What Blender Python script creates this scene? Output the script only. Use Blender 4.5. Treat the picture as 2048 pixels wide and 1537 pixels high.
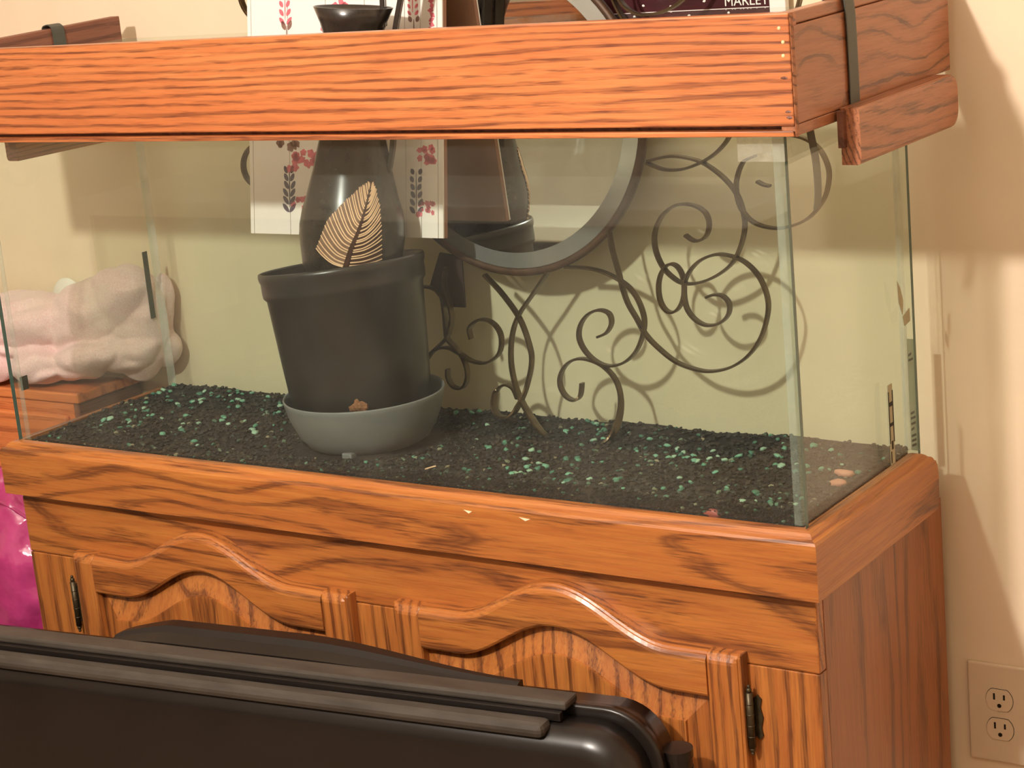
import bpy, bmesh, math, random
from mathutils import Vector, Matrix, noise

# ------------------------------------------------------------------ camera, light, exposure
sc = bpy.context.scene
for o in list(bpy.data.objects):
    bpy.data.objects.remove(o)
COL = sc.collection

def look(name, loc, yaw, pitch, roll, fpx):
    f = Vector((-math.sin(yaw) * math.cos(pitch), math.cos(yaw) * math.cos(pitch), math.sin(pitch)))
    r0 = Vector((math.cos(yaw), math.sin(yaw), 0))
    u0 = r0.cross(f)
    r = math.cos(roll) * r0 + math.sin(roll) * u0
    u = -math.sin(roll) * r0 + math.cos(roll) * u0
    cd = bpy.data.cameras.new(name)
    cd.sensor_width = 36
    cd.sensor_fit = 'HORIZONTAL'
    cd.lens = fpx / 2048 * 36
    cd.clip_start = .05
    co = bpy.data.objects.new(name, cd)
    m = Matrix((r, u, -f)).transposed().to_4x4()
    m.translation = Vector(loc)
    co.matrix_world = m
    COL.objects.link(co)
    sc.camera = co
look('camera', (2.1454, -1.8344, .7002), .6116, -.2459, -.0937, 3980.64)

world = bpy.data.worlds.new('room_air')
sc.world = world
world.use_nodes = True
world.node_tree.nodes['Background'].inputs[0].default_value = (1, .86, .68, 1)
world.node_tree.nodes['Background'].inputs[1].default_value = .016

def lamp(name, loc, power, color, radius):
    ld = bpy.data.lights.new(name, 'POINT')
    ld.energy = power
    ld.color = color
    ld.shadow_soft_size = radius
    lo = bpy.data.objects.new(name, ld)
    lo.location = loc
    COL.objects.link(lo)
lamp('ceiling_bulb', (.83, -1.62, 1.27), 70, (1, .92, .835), .045)

sc.view_settings.view_transform = 'Standard'
sc.view_settings.look = 'None'
sc.view_settings.gamma = 1
sc.view_settings.use_curve_mapping = False
sc.view_settings.exposure = 1.06
sc.cycles.transparent_max_bounces = 32
sc.cycles.caustics_reflective = True
sc.cycles.sample_clamp_indirect = 1.5
sc.cycles.caustics_refractive = False

# ------------------------------------------------------------------ materials
def srgb(r, g, b):
    f = lambda c: ((c / 255) / 12.92 if c / 255 <= .04045 else (((c / 255) + .055) / 1.055) ** 2.4)
    return (f(r), f(g), f(b), 1)

class NT:
    def __init__(s, name):
        s.m = bpy.data.materials.new(name)
        s.m.use_nodes = True
        s.t = s.m.node_tree
        s.n = s.t.nodes
        s.b = s.n['Principled BSDF']
        s.out = s.n['Material Output']
    def add(s, kind, **kw):
        n = s.n.new(kind)
        for k, v in kw.items():
            setattr(n, k, v)
        return n
    def link(s, a, b):
        s.t.links.new(a, b)
    def noise(s, vec, scale, detail=3, rough=.5):
        n = s.add('ShaderNodeTexNoise')
        n.inputs['Scale'].default_value = scale
        n.inputs['Detail'].default_value = detail
        n.inputs['Roughness'].default_value = rough
        if vec is not None:
            s.link(vec, n.inputs['Vector'])
        return n
    def ramp(s, fac, stops):
        r = s.add('ShaderNodeValToRGB')
        e = r.color_ramp.elements
        while len(e) < len(stops):
            e.new(.5)
        for i, (p, c) in enumerate(stops):
            e[i].position = p
            e[i].color = c if len(c) == 4 else (*c, 1)
        s.link(fac, r.inputs[0])
        return r
    def mix(s, fac, a, b, mode='MIX'):
        m = s.add('ShaderNodeMix', data_type='RGBA', blend_type=mode)
        for sock, v in ((m.inputs[0], fac), (m.inputs[6], a), (m.inputs[7], b)):
            if hasattr(v, 'is_output'):
                s.link(v, sock)
            else:
                sock.default_value = v
        return m.outputs[2]
    def coord(s, loc=(0, 0, 0), rot=(0, 0, 0), scale=(1, 1, 1)):
        tc = s.add('ShaderNodeTexCoord')
        mp = s.add('ShaderNodeMapping')
        mp.inputs['Location'].default_value = loc
        mp.inputs['Rotation'].default_value = rot
        mp.inputs['Scale'].default_value = scale
        s.link(tc.outputs['Object'], mp.inputs[0])
        return mp.outputs[0]
    def bump(s, h, strength, dist=.002):
        b = s.add('ShaderNodeBump')
        b.inputs['Strength'].default_value = strength
        b.inputs['Distance'].default_value = dist
        s.link(h, b.inputs['Height'])
        s.link(b.outputs[0], s.b.inputs['Normal'])

def plain(name, col, rough=.5, spec=.5, metal=0, var=.12, nscale=40, bump=0, coat=0, stretch=(1, 1, 1)):
    t = NT(name)
    v = t.coord(scale=stretch)
    n = t.noise(v, nscale, 4, .6)
    c0 = tuple(c * (1 - var) for c in col[:3])
    c1 = tuple(min(1, c * (1 + var)) for c in col[:3])
    r = t.ramp(n.outputs[0], [(.3, c0), (.7, c1)])
    t.link(r.outputs[0], t.b.inputs['Base Color'])
    t.b.inputs['Roughness'].default_value = rough
    t.b.inputs['Specular IOR Level'].default_value = spec
    t.b.inputs['Metallic'].default_value = metal
    t.b.inputs['Coat Weight'].default_value = coat
    t.b.inputs['Coat Roughness'].default_value = .12
    if bump:
        t.bump(n.outputs[0], bump)
    return t.m

def wood(name, axis, light, mid, dark, seed=0, ring=14, line=(.70, .93), stretch=.10, warp=.05, tilt=.06, dist=.09, rough=.38, coat=.25, patch=.5, strength=.85, pore=.75):
    """Oak: growth rings around an axis beside the board, cut by the board's face, plus open pores."""
    t = NT(name)
    rot = {'X': (0, 0, 0), 'Y': (0, 0, -math.pi / 2), 'Z': (0, math.pi / 2, 0)}[axis]
    base = t.coord(rot=rot)
    m1 = t.add('ShaderNodeMapping')
    m1.inputs['Location'].default_value = (seed * .37, dist + seed * .011, seed * .023 - .02)
    m1.inputs['Rotation'].default_value = (0, tilt * .5, tilt)
    m1.inputs['Scale'].default_value = (stretch, 1, 1)
    t.link(base, m1.inputs[0])
    nz = t.noise(m1.outputs[0], 7, 2, .5)
    nz2 = t.noise(m1.outputs[0], 60, 2, .5)
    sub = t.add('ShaderNodeVectorMath', operation='SUBTRACT')
    t.link(nz.outputs['Color'], sub.inputs[0])
    sub.inputs[1].default_value = (.5, .5, .5)
    scl = t.add('ShaderNodeVectorMath', operation='SCALE')
    scl.inputs['Scale'].default_value = warp * 2
    t.link(sub.outputs[0], scl.inputs[0])
    sub2 = t.add('ShaderNodeVectorMath', operation='SUBTRACT')
    t.link(nz2.outputs['Color'], sub2.inputs[0])
    sub2.inputs[1].default_value = (.5, .5, .5)
    scl2 = t.add('ShaderNodeVectorMath', operation='SCALE')
    scl2.inputs['Scale'].default_value = .006
    t.link(sub2.outputs[0], scl2.inputs[0])
    ad = t.add('ShaderNodeVectorMath', operation='ADD')
    t.link(m1.outputs[0], ad.inputs[0])
    t.link(scl.outputs[0], ad.inputs[1])
    ad2 = t.add('ShaderNodeVectorMath', operation='ADD')
    t.link(ad.outputs[0], ad2.inputs[0])
    t.link(scl2.outputs[0], ad2.inputs[1])
    w = t.add('ShaderNodeTexWave', wave_type='RINGS', rings_direction='X', wave_profile='SIN')
    w.inputs['Scale'].default_value = ring
    w.inputs['Distortion'].default_value = .5
    w.inputs['Detail'].default_value = 2
    w.inputs['Detail Scale'].default_value = 3
    t.link(ad2.outputs[0], w.inputs['Vector'])
    lines = t.ramp(w.outputs[0], [(0, (0, 0, 0)), (line[0], (.12, .12, .12)), (line[1], (1, 1, 1)), (1, (.75, .75, .75))])
    # lines come and go along the board
    mk = t.add('ShaderNodeMapping')
    mk.inputs['Scale'].default_value = (3.5, 45, 45)
    mk.inputs['Location'].default_value = (seed * 3.1, 0, seed)
    t.link(base, mk.inputs[0])
    nk = t.noise(mk.outputs[0], 1, 3, .6)
    fade = t.ramp(nk.outputs[0], [(.32, (.12, .12, .12)), (.58, (1, 1, 1))])
    lm = t.add('ShaderNodeMath', operation='MULTIPLY')
    t.link(lines.outputs[0], lm.inputs[0])
    t.link(fade.outputs[0], lm.inputs[1])
    # fibres
    mf = t.add('ShaderNodeMapping')
    mf.inputs['Scale'].default_value = (7, 150, 150)
    t.link(base, mf.inputs[0])
    nf = t.noise(mf.outputs[0], 1, 4, .65)
    fib = t.mix(t.ramp(nf.outputs[0], [(.35, (0, 0, 0)), (.68, (1, 1, 1))]).outputs[0], light, mid)
    # broad colour change along the board
    mb = t.add('ShaderNodeMapping')
    mb.inputs['Scale'].default_value = (2.2, 14, 14)
    mb.inputs['Location'].default_value = (seed, seed * 2.1, 0)
    t.link(base, mb.inputs[0])
    nb = t.noise(mb.outputs[0], 1, 2, .5)
    c0 = t.mix(t.ramp(nb.outputs[0], [(.40, (0, 0, 0)), (.72, (patch, patch, patch))]).outputs[0], fib, mid)
    ls_ = t.add('ShaderNodeMath', operation='MULTIPLY')
    ls_.inputs[1].default_value = strength
    t.link(lm.outputs[0], ls_.inputs[0])
    c1 = t.mix(ls_.outputs[0], c0, dark)
    # pores: short dark dashes, crowded along the growth lines
    mp = t.add('ShaderNodeMapping')
    mp.inputs['Scale'].default_value = (22, 420, 420)
    t.link(base, mp.inputs[0])
    np_ = t.noise(mp.outputs[0], 1, 2, .6)
    pr = t.ramp(np_.outputs[0], [(.34, (1, 1, 1)), (.52, (0, 0, 0))])
    band = t.ramp(w.outputs[0], [(.25, (.22, .22, .22)), (.85, (1, 1, 1))])
    pm = t.add('ShaderNodeMath', operation='MULTIPLY')
    t.link(pr.outputs[0], pm.inputs[0])
    t.link(band.outputs[0], pm.inputs[1])
    pm2 = t.add('ShaderNodeMath', operation='MULTIPLY')
    pm2.inputs[1].default_value = pore
    t.link(pm.outputs[0], pm2.inputs[0])
    c2 = t.mix(pm2.outputs[0], c1, dark)
    t.link(c2, t.b.inputs['Base Color'])
    t.b.inputs['Roughness'].default_value = rough
    t.b.inputs['Coat Weight'].default_value = coat
    t.b.inputs['Coat Roughness'].default_value = .18
    inv = t.add('ShaderNodeMath', operation='SUBTRACT')
    inv.inputs[0].default_value = 1
    t.link(pr.outputs[0], inv.inputs[1])
    t.bump(inv.outputs[0], .12, .001)
    return t.m

def glass_mat(name, tint, haze, smear=.5):
    t = NT(name)
    t.n.remove(t.b)
    tr = t.add('ShaderNodeBsdfTransparent')
    tr.inputs[0].default_value = tint
    gl = t.add('ShaderNodeBsdfGlossy')
    gl.inputs['Roughness'].default_value = .0
    gl.inputs[0].default_value = (1, 1, 1, 1)
    fr = t.add('ShaderNodeFresnel')      # same reflectance on both faces of a pane
    ge = t.add('ShaderNodeNewGeometry')
    mi = t.add('ShaderNodeMapRange')
    mi.inputs['To Min'].default_value = 1.45
    mi.inputs['To Max'].default_value = 1 / 1.45
    t.link(ge.outputs['Backfacing'], mi.inputs['Value'])
    t.link(mi.outputs[0], fr.inputs[0])
    df = t.add('ShaderNodeBsdfDiffuse')
    df.inputs[0].default_value = (.78, .78, .72, 1)
    v = t.coord(scale=(1, 1, .35))
    n = t.noise(v, 9, 5, .6)
    hz = t.ramp(n.outputs[0], [(.35, (haze * (1 - smear),) * 3), (.75, (haze * (1 + smear),) * 3)])
    a = t.add('ShaderNodeMixShader')
    t.link(fr.outputs[0], a.inputs[0])
    t.link(tr.outputs[0], a.inputs[1])
    t.link(gl.outputs[0], a.inputs[2])
    b = t.add('ShaderNodeMixShader')
    t.link(hz.outputs[0], b.inputs[0])
    t.link(a.outputs[0], b.inputs[1])
    t.link(df.outputs[0], b.inputs[2])
    t.link(b.outputs[0], t.out.inputs[0])
    return t.m

def film_mat(name, col, alpha, rough=.2, nscale=60):
    t = NT(name)
    v = t.coord()
    n = t.noise(v, nscale, 3, .6)
    r = t.ramp(n.outputs[0], [(.35, (alpha * .6,) * 3), (.65, (min(1, alpha * 1.4),) * 3)])
    t.link(r.outputs[0], t.b.inputs['Alpha'])
    t.b.inputs['Base Color'].default_value = col
    t.b.inputs['Roughness'].default_value = rough
    t.bump(n.outputs[0], .5, .004)
    return t.m

M = {}
HL, HM, HD = srgb(208, 132, 78), srgb(188, 106, 60), srgb(100, 50, 32)
M['hood_front'] = wood('oak_hood_front', 'X', HL, HM, HD, 1, 34, (.66, .95), .10, .035, .03, .10, patch=.7, strength=.75)
M['hood_lip'] = wood('oak_hood_lip', 'X', HL, HM, HD, 3, 30, (.6, .93), .08, .02, .02, .2)
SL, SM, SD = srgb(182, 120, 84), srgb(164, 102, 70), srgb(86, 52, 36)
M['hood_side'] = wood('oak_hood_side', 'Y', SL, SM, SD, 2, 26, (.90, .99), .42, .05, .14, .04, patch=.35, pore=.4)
M['block'] = wood('oak_block', 'Y', SL, SM, SD, 5, 52, (.8, .97), .1, .03, .05, .1)
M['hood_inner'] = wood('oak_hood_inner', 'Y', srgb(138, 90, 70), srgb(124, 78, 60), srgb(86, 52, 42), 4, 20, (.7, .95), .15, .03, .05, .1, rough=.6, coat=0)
RL, RM, RD = srgb(188, 120, 58), srgb(166, 95, 46), srgb(88, 47, 27)
M['rail'] = wood('oak_rail', 'X', RL, RM, RD, 7, 13, (.74, .98), .17, .13, .07, .05, patch=.6, strength=.8)
M['rail_side'] = wood('oak_rail_side', 'Y', RL, RM, RD, 8, 14, (.72, .95), .16, .06, .10, .08)
M['face_rail'] = wood('oak_face_rail', 'X', RL, RM, RD, 9, 17, (.70, .97), .20, .09, .10, .06, strength=.8)
M['stile'] = wood('oak_stile', 'Z', RL, RM, RD, 10, 16, (.75, .95), .12, .04, .06, .10)
M['door_rail'] = wood('oak_door_rail', 'X', RL, RM, RD, 11, 30, (.72, .95), .10, .03, .05, .12)
M['door_stile'] = wood('oak_door_stile', 'Z', RL, RM, RD, 12, 28, (.72, .95), .08, .03, .04, .12)
M['panel'] = wood('oak_panel', 'Z', RL, RM, RD, 13, 16, (.78, .95), .12, .05, .08, .08)
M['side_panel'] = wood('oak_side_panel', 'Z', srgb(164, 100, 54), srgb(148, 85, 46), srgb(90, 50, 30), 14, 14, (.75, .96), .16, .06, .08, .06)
M['dresser'] = wood('oak_dresser', 'X', srgb(222, 134, 78), srgb(208, 118, 68), srgb(160, 86, 50), 15, 16, (.8, .96), .12, .04, .05, .1)
M['wall'] = plain('wall_paint', srgb(240, 219, 190), .7, .25, var=.025, nscale=9, bump=.06)
M['wall_white'] = plain('far_wall_paint', srgb(238, 230, 212), .7, .25, var=.02, nscale=9)
M['white_trim'] = plain('white_trim_paint', srgb(240, 238, 228), .4, .5, var=.02, nscale=20)
M['ceiling'] = plain('ceiling_paint', srgb(242, 236, 224), .8, .2, var=.02, nscale=30)
M['floor'] = plain('brown_carpet', srgb(136, 112, 88), .95, .1, var=.3, nscale=260, bump=.4)
M['glass'] = glass_mat('aquarium_glass', (.957, .987, .965, 1), .017)
M['glass_edge'] = plain('glass_edge', srgb(66, 98, 94), .15, .8, var=.12, nscale=30, stretch=(1, 1, .02))
M['silicone'] = film_mat('silicone', srgb(190, 200, 190), .22, .3, 12)
M['tape'] = film_mat('clear_tape', srgb(225, 225, 210), .13, .12, 70)
M['black_rubber'] = plain('black_strip', srgb(48, 46, 42), .6, .3)
M['strap'] = plain('strap_rubber', srgb(70, 72, 66), .45, .5, var=.1, nscale=60)
M['iron'] = plain('bronzed_iron', srgb(96, 80, 58), .33, .5, metal=.8, var=.35, nscale=50)
M['mirror_frame'] = plain('mirror_frame_bronze', srgb(84, 62, 46), .5, .4, metal=.3, var=.35, nscale=40)
M['dark_back'] = plain('dark_board', srgb(56, 42, 38), .6, .3, var=.2)
M['pot'] = plain('black_nursery_plastic', srgb(44, 40, 37), .30, .5, var=.3, nscale=12, stretch=(1, 1, .2))
M['saucer'] = plain('grey_plastic', srgb(116, 118, 117), .45, .4, var=.10, nscale=14)
M['soil'] = plain('potting_soil', srgb(70, 50, 36), .95, .1, var=.6, nscale=160, bump=.8)
M['clump'] = plain('root_clump', srgb(120, 84, 58), .95, .1, var=.5, nscale=200, bump=.8)
M['jug'] = plain('black_jug_glaze', srgb(44, 38, 34), .24, .6, var=.25, nscale=60)
M['leaf_cream'] = plain('cream_inlay', srgb(232, 196, 158), .6, .3, var=.08)
M['leaf_tan'] = plain('worn_tan', srgb(128, 100, 82), .6, .3, var=.15)
M['leaf_brown'] = plain('carved_brown', srgb(66, 40, 28), .55, .3, var=.2)
M['sign'] = plain('whitewashed_board', srgb(244, 238, 230), .6, .3, var=.02, nscale=12, stretch=(1, 1, .1))
M['mdf'] = plain('brown_fibreboard', srgb(156, 112, 86), .75, .2, var=.06, nscale=25)
M['pink_print'] = plain('pink_flower_ink', srgb(216, 112, 124), .6, .3, var=.2, nscale=160)
M['navy_print'] = plain('dark_leaf_ink', srgb(84, 72, 88), .6, .3, var=.15, nscale=160)
M['brown_print'] = plain('brown_leaf_ink', srgb(134, 104, 94), .6, .3, var=.15, nscale=160)
def gravel_mat():
    t = NT('dark_gravel')
    v = t.coord()
    n = t.noise(v, 220, 4, .7)
    d = t.noise(v, 9, 4, .6)
    a = t.ramp(n.outputs[0], [(.3, srgb(11, 10, 9)), (.7, srgb(32, 28, 24))])
    b = t.ramp(n.outputs[0], [(.3, srgb(36, 27, 19)), (.7, srgb(70, 54, 37))])
    c = t.mix(t.ramp(d.outputs[0], [(.55, (0, 0, 0)), (.66, (.85, .85, .85))]).outputs[0], a.outputs[0], b.outputs[0])
    t.link(c, t.b.inputs['Base Color'])
    t.b.inputs['Roughness'].default_value = .95
    t.bump(n.outputs[0], .8, .003)
    return t.m
M['gravel_base'] = gravel_mat()
M['soil_patch'] = plain('dry_dirt', srgb(96, 76, 52), .95, .1, var=.4, nscale=220, bump=.6)
M['case'] = plain('black_case_plastic', srgb(27, 22, 20), .30, .5, var=.2, nscale=10)
M['case_dusty'] = plain('dusty_black_plastic', srgb(66, 60, 54), .5, .4, var=.3, nscale=45, stretch=(.3, 1, 1))
M['hinge'] = plain('aged_brass', srgb(72, 62, 44), .42, .5, metal=.6, var=.3, nscale=120)
M['nail'] = plain('nail_filler', srgb(226, 200, 150), .4, .5)
M['outlet'] = plain('ivory_plastic', srgb(224, 204, 176), .4, .4, var=.02)
M['slot'] = plain('dark_slot', srgb(34, 28, 24), .6, .2)
M['night'] = plain('milky_plastic', srgb(238, 236, 226), .3, .5, var=.02)
M['poster'] = plain('maroon_print', srgb(66, 32, 36), .25, .5, var=.45, nscale=22, stretch=(.35, 1, 1))
M['poster_white'] = plain('white_print', srgb(236, 232, 226), .4, .4, var=.03)
M['sticker'] = plain('faded_label', srgb(176, 168, 140), .6, .3, var=.1)
M['ink'] = plain('label_ink', srgb(40, 36, 28), .6, .3)
M['chip'] = plain('bare_wood_chip', srgb(240, 226, 190), .7, .2)

def blanket_mat():
    t = NT('pink_fleece')
    v = t.coord()
    n = t.noise(v, 420, 3, .7)
    n2 = t.noise(v, 14, 2, .5)
    a = t.ramp(n.outputs[0], [(.3, srgb(240, 188, 190)), (.7, srgb(254, 226, 224))])
    b = t.mix(t.ramp(n2.outputs[0], [(.45, (0, 0, 0)), (.7, (.5, .5, .5))]).outputs[0], a.outputs[0], srgb(240, 216, 206))
    t.link(b, t.b.inputs['Base Color'])
    t.b.inputs['Roughness'].default_value = 1
    t.b.inputs['Specular IOR Level'].default_value = .1
    t.b.inputs['Sheen Weight'].default_value = .4
    t.bump(n.outputs[0], .5, .003)
    return t.m
M['blanket'] = blanket_mat()

def inflatable_mat():
    t = NT('magenta_vinyl')
    v = t.coord()
    n = t.noise(v, 9, 4, .6)
    r = t.ramp(n.outputs[0], [(.3, srgb(176, 44, 108)), (.7, srgb(224, 84, 150))])
    t.link(r.outputs[0], t.b.inputs['Base Color'])
    t.b.inputs['Roughness'].default_value = .12
    t.b.inputs['Transmission Weight'].default_value = .25
    t.b.inputs['Coat Weight'].default_value = .6
    t.b.inputs['Coat Roughness'].default_value = .03
    t.bump(n.outputs[0], .5, .02)
    return t.m
M['magenta'] = inflatable_mat()

def mirror_mat():
    t = NT('mirror_silver')
    t.b.inputs['Base Color'].default_value = (.80, .82, .79, 1)
    t.b.inputs['Metallic'].default_value = 1
    v = t.coord()
    n = t.noise(v, 5, 3)
    r = t.ramp(n.outputs[0], [(.3, (.0, .0, .0)), (.8, (.05, .05, .05))])
    t.link(r.outputs[0], t.b.inputs['Roughness'])
    return t.m
M['mirror'] = mirror_mat()
def bevel_mat():
    t = NT('mirror_bevel')
    t.b.inputs['Metallic'].default_value = .75
    t.b.inputs['Base Color'].default_value = (.62, .65, .62, 1)
    v = t.coord()
    n = t.noise(v, 30, 3)
    r = t.ramp(n.outputs[0], [(.3, (.12, .12, .12)), (.8, (.22, .22, .22))])
    t.link(r.outputs[0], t.b.inputs['Roughness'])
    return t.m
M['bevel'] = bevel_mat()

def pebble_mats():
    out = []
    for i, c in enumerate([(78, 138, 112), (106, 162, 136), (60, 112, 92), (144, 180, 156)]):
        out.append(plain('green_pebble_%s' % 'abcd'[i], srgb(*c), .45, .5, var=.25, nscale=300))
    return out
GREEN = pebble_mats()
def dark_pebble_mat():
    t = NT('dark_pebbles')
    g = t.add('ShaderNodeNewGeometry')
    r = t.ramp(g.outputs['Random Per Island'], [(0, srgb(9, 9, 8)), (.5, srgb(30, 26, 22)), (.8, srgb(20, 27, 23)), (.95, srgb(54, 44, 34)), (.98, srgb(62, 116, 96)), (1, srgb(140, 130, 104))])
    t.link(r.outputs[0], t.b.inputs['Base Color'])
    t.b.inputs['Roughness'].default_value = .6
    return t.m
M['pebbles'] = dark_pebble_mat()

# ------------------------------------------------------------------ object helpers
def tag(o, label=None, cat=None, group=None, kind=None):
    if label: o['label'] = label
    if cat: o['category'] = cat
    if group: o['group'] = group
    if kind: o['kind'] = kind
    return o

def thing(name, loc, label, cat, group=None):
    o = bpy.data.objects.new(name, None)
    o.empty_display_size = .05
    o.location = loc
    COL.objects.link(o)
    return tag(o, label, cat, group)

def wloc(o):
    v = Vector(o.location)
    while o.parent:
        o = o.parent
        v += Vector(o.location)
    return v

def add(name, me, mat, parent=None):
    """Meshes are written in room coordinates; a child's offset undoes its parent's."""
    o = bpy.data.objects.new(name, me)
    if mat is not None:
        me.materials.append(mat)
    COL.objects.link(o)
    if parent is not None:
        o.parent = parent
        o.location = -wloc(parent)
    return o

def mesh(name, verts, faces, mat, parent=None, smooth=False):
    me = bpy.data.meshes.new(name)
    me.from_pydata([tuple(v) for v in verts], [], faces)
    bm = bmesh.new(); bm.from_mesh(me)
    bmesh.ops.recalc_face_normals(bm, faces=bm.faces)
    bm.to_mesh(me); bm.free()
    if smooth:
        for p in me.polygons: p.use_smooth = True
    me.update()
    return add(name, me, mat, parent)

def from_bm(name, bm, mat, parent=None, smooth=False):
    me = bpy.data.meshes.new(name)
    bmesh.ops.recalc_face_normals(bm, faces=bm.faces)
    bm.to_mesh(me); bm.free()
    if smooth:
        for p in me.polygons: p.use_smooth = True
    return add(name, me, mat, parent)

def bm_box(bm, x0, x1, y0, y1, z0, z1, bev=0, seg=2, xf=None):
    g = bmesh.ops.create_cube(bm, size=1)
    vs = g['verts']
    for v in vs:
        v.co = Vector((x0 + (v.co.x + .5) * (x1 - x0), y0 + (v.co.y + .5) * (y1 - y0), z0 + (v.co.z + .5) * (z1 - z0)))
    if bev:
        es = list({e for v in vs for e in v.link_edges})
        r = bmesh.ops.bevel(bm, geom=es, offset=bev, segments=seg, affect='EDGES', profile=.5)
        vs = list({v for f in r['faces'] for v in f.verts} | {v for v in vs if v.is_valid})
    if xf:
        for v in vs: v.co = xf(v.co)
    return vs

def box(name, b, mat, parent=None, bev=0, seg=2, xf=None, smooth=False):
    bm = bmesh.new()
    bm_box(bm, *b, bev, seg, xf)
    return from_bm(name, bm, mat, parent, smooth)

def lathe(name, prof, mat, parent=None, base=(0, 0, 0), axis=(0, 0, 1), n=64, flute=None, smooth=True):
    """prof: (radius, height) pairs turned about an axis through base."""
    ax = Vector(axis).normalized()
    q = Vector((0, 0, 1)).rotation_difference(ax)
    B = Vector(base)
    vs, fs = [], []
    for (r, h) in prof:
        for k in range(n):
            a = 2 * math.pi * k / n
            rr = r * (flute(a, h) if flute else 1)
            vs.append(B + q @ Vector((rr * math.cos(a), rr * math.sin(a), h)))
    for i in range(len(prof) - 1):
        for k in range(n):
            k2 = (k + 1) % n
            fs.append((i * n + k, i * n + k2, (i + 1) * n + k2, (i + 1) * n + k))
    if prof[0][0] > 1e-6: fs.append(tuple(range(n))[::-1])
    if prof[-1][0] > 1e-6: fs.append(tuple((len(prof) - 1) * n + k for k in range(n)))
    o = mesh(name, vs, fs, mat, parent, smooth)
    return o

def catmull(pts, sub=8):
    P = [Vector(p) for p in pts]
    out = []
    for i in range(len(P) - 1):
        p0, p1, p2, p3 = P[max(0, i - 1)], P[i], P[i + 1], P[min(len(P) - 1, i + 2)]
        for s in range(sub):
            t = s / sub
            out.append(.5 * ((2 * p1) + (p2 - p0) * t + (2 * p0 - 5 * p1 + 4 * p2 - p3) * t * t + (3 * p1 - p0 - 3 * p2 + p3) * t ** 3))
    out.append(P[-1])
    return out

def ribbon(name, pts, wide, thick, normal, mat, parent=None, sub=6, taper=False, smooth=True):
    """A flat bar: `wide` along `normal` (vector or list of vectors), `thick` across."""
    C = catmull(pts, sub) if sub > 1 else [Vector(p) for p in pts]
    n = len(C)
    vs, fs = [], []
    for i, p in enumerate(C):
        t = (C[min(n - 1, i + 1)] - C[max(0, i - 1)]).normalized()
        N = Vector(normal)
        N = (N - N.dot(t) * t).normalized()
        S = t.cross(N).normalized()
        k = 1
        if taper: k = .35 + .65 * min(1, min(i, n - 1 - i) / 6)
        w, h = wide / 2, thick / 2 * k
        c = .25
        prof = [(w * (1 - c), h), (w, h * (1 - c)), (w, -h * (1 - c)), (w * (1 - c), -h), (-w * (1 - c), -h), (-w, -h * (1 - c)), (-w, h * (1 - c)), (-w * (1 - c), h)]
        for a, b in prof: vs.append(p + N * a + S * b)
    for i in range(n - 1):
        for k in range(8):
            k2 = (k + 1) % 8
            fs.append((i * 8 + k, i * 8 + k2, (i + 1) * 8 + k2, (i + 1) * 8 + k))
    fs.append(tuple(range(8))[::-1]); fs.append(tuple((n - 1) * 8 + k for k in range(8)))
    return mesh(name, vs, fs, mat, parent, False)

def sweep(name, rings, mat, parent=None, smooth=False, caps=True):
    """Join a list of equal closed loops of points."""
    n = len(rings[0])
    vs = [p for r in rings for p in r]
    fs = []
    for i in range(len(rings) - 1):
        for k in range(n):
            k2 = (k + 1) % n
            fs.append((i * n + k, i * n + k2, (i + 1) * n + k2, (i + 1) * n + k))
    if caps:
        fs.append(tuple(range(n))[::-1]); fs.append(tuple((len(rings) - 1) * n + k for k in range(n)))
    return mesh(name, vs, fs, mat, parent, smooth)

def text(name, body, size, mat, parent, place, extrude=.0003, align='CENTER'):
    cu = bpy.data.curves.new(name, 'FONT')
    cu.body = body; cu.size = size; cu.extrude = extrude; cu.align_x = align; cu.resolution_u = 2
    tmp = bpy.data.objects.new(name, cu)
    COL.objects.link(tmp)
    dg = bpy.context.evaluated_depsgraph_get()
    me = bpy.data.meshes.new_from_object(tmp.evaluated_get(dg))
    bpy.data.objects.remove(tmp)
    me.transform(place)
    me.materials.clear()
    return add(name, me, mat, parent)

def smoothstep(t):
    t = max(0, min(1, t)); return t * t * (3 - 2 * t)

# ------------------------------------------------------------------ the room
W, D = 1.225, .3154
FLOOR, CEIL, WALL = -.76, 1.66, .37
X0, X1, Y0 = -3.0, 3.6, -4.8
def struct(name, b, mat, bev=0):
    return tag(box(name, b, mat, None, bev), kind='structure')
struct('floor', (X0 - .1, X1 + .1, Y0 - .1, WALL + .1, FLOOR - .1, FLOOR), M['floor'])
struct('ceiling', (X0 - .1, X1 + .1, Y0 - .1, WALL + .1, CEIL, CEIL + .1), M['ceiling'])
struct('wall_back', (X0 - .1, X1 + .1, WALL, WALL + .1, FLOOR, CEIL), M['wall'])
struct('wall_front', (X0 - .1, X1 + .1, Y0 - .1, Y0, FLOOR, CEIL), M['wall_white'])
struct('wall_left', (X0 - .1, X0, Y0, WALL, FLOOR, CEIL), M['wall'])
struct('wall_right', (X1, X1 + .1, Y0, WALL, FLOOR, CEIL), M['wall'])
struct('baseboard_front', (X0, X1, Y0, Y0 + .018, FLOOR, FLOOR + .12), M['white_trim'], .004)
struct('baseboard_left', (X0, X0 + .018, Y0 + .02, WALL - .02, FLOOR, FLOOR + .12), M['white_trim'], .004)
dr = tag(box('door_1', (-1.9, -1.1, Y0 + .02, Y0 + .06, FLOOR, 1.25), M['white_trim'], None, .004), kind='structure')
for zz in (-.62, .15):
    box('door_panel', (-1.78, -1.22, Y0 + .055, Y0 + .068, zz, zz + .62), M['white_trim'], dr, .006)
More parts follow.
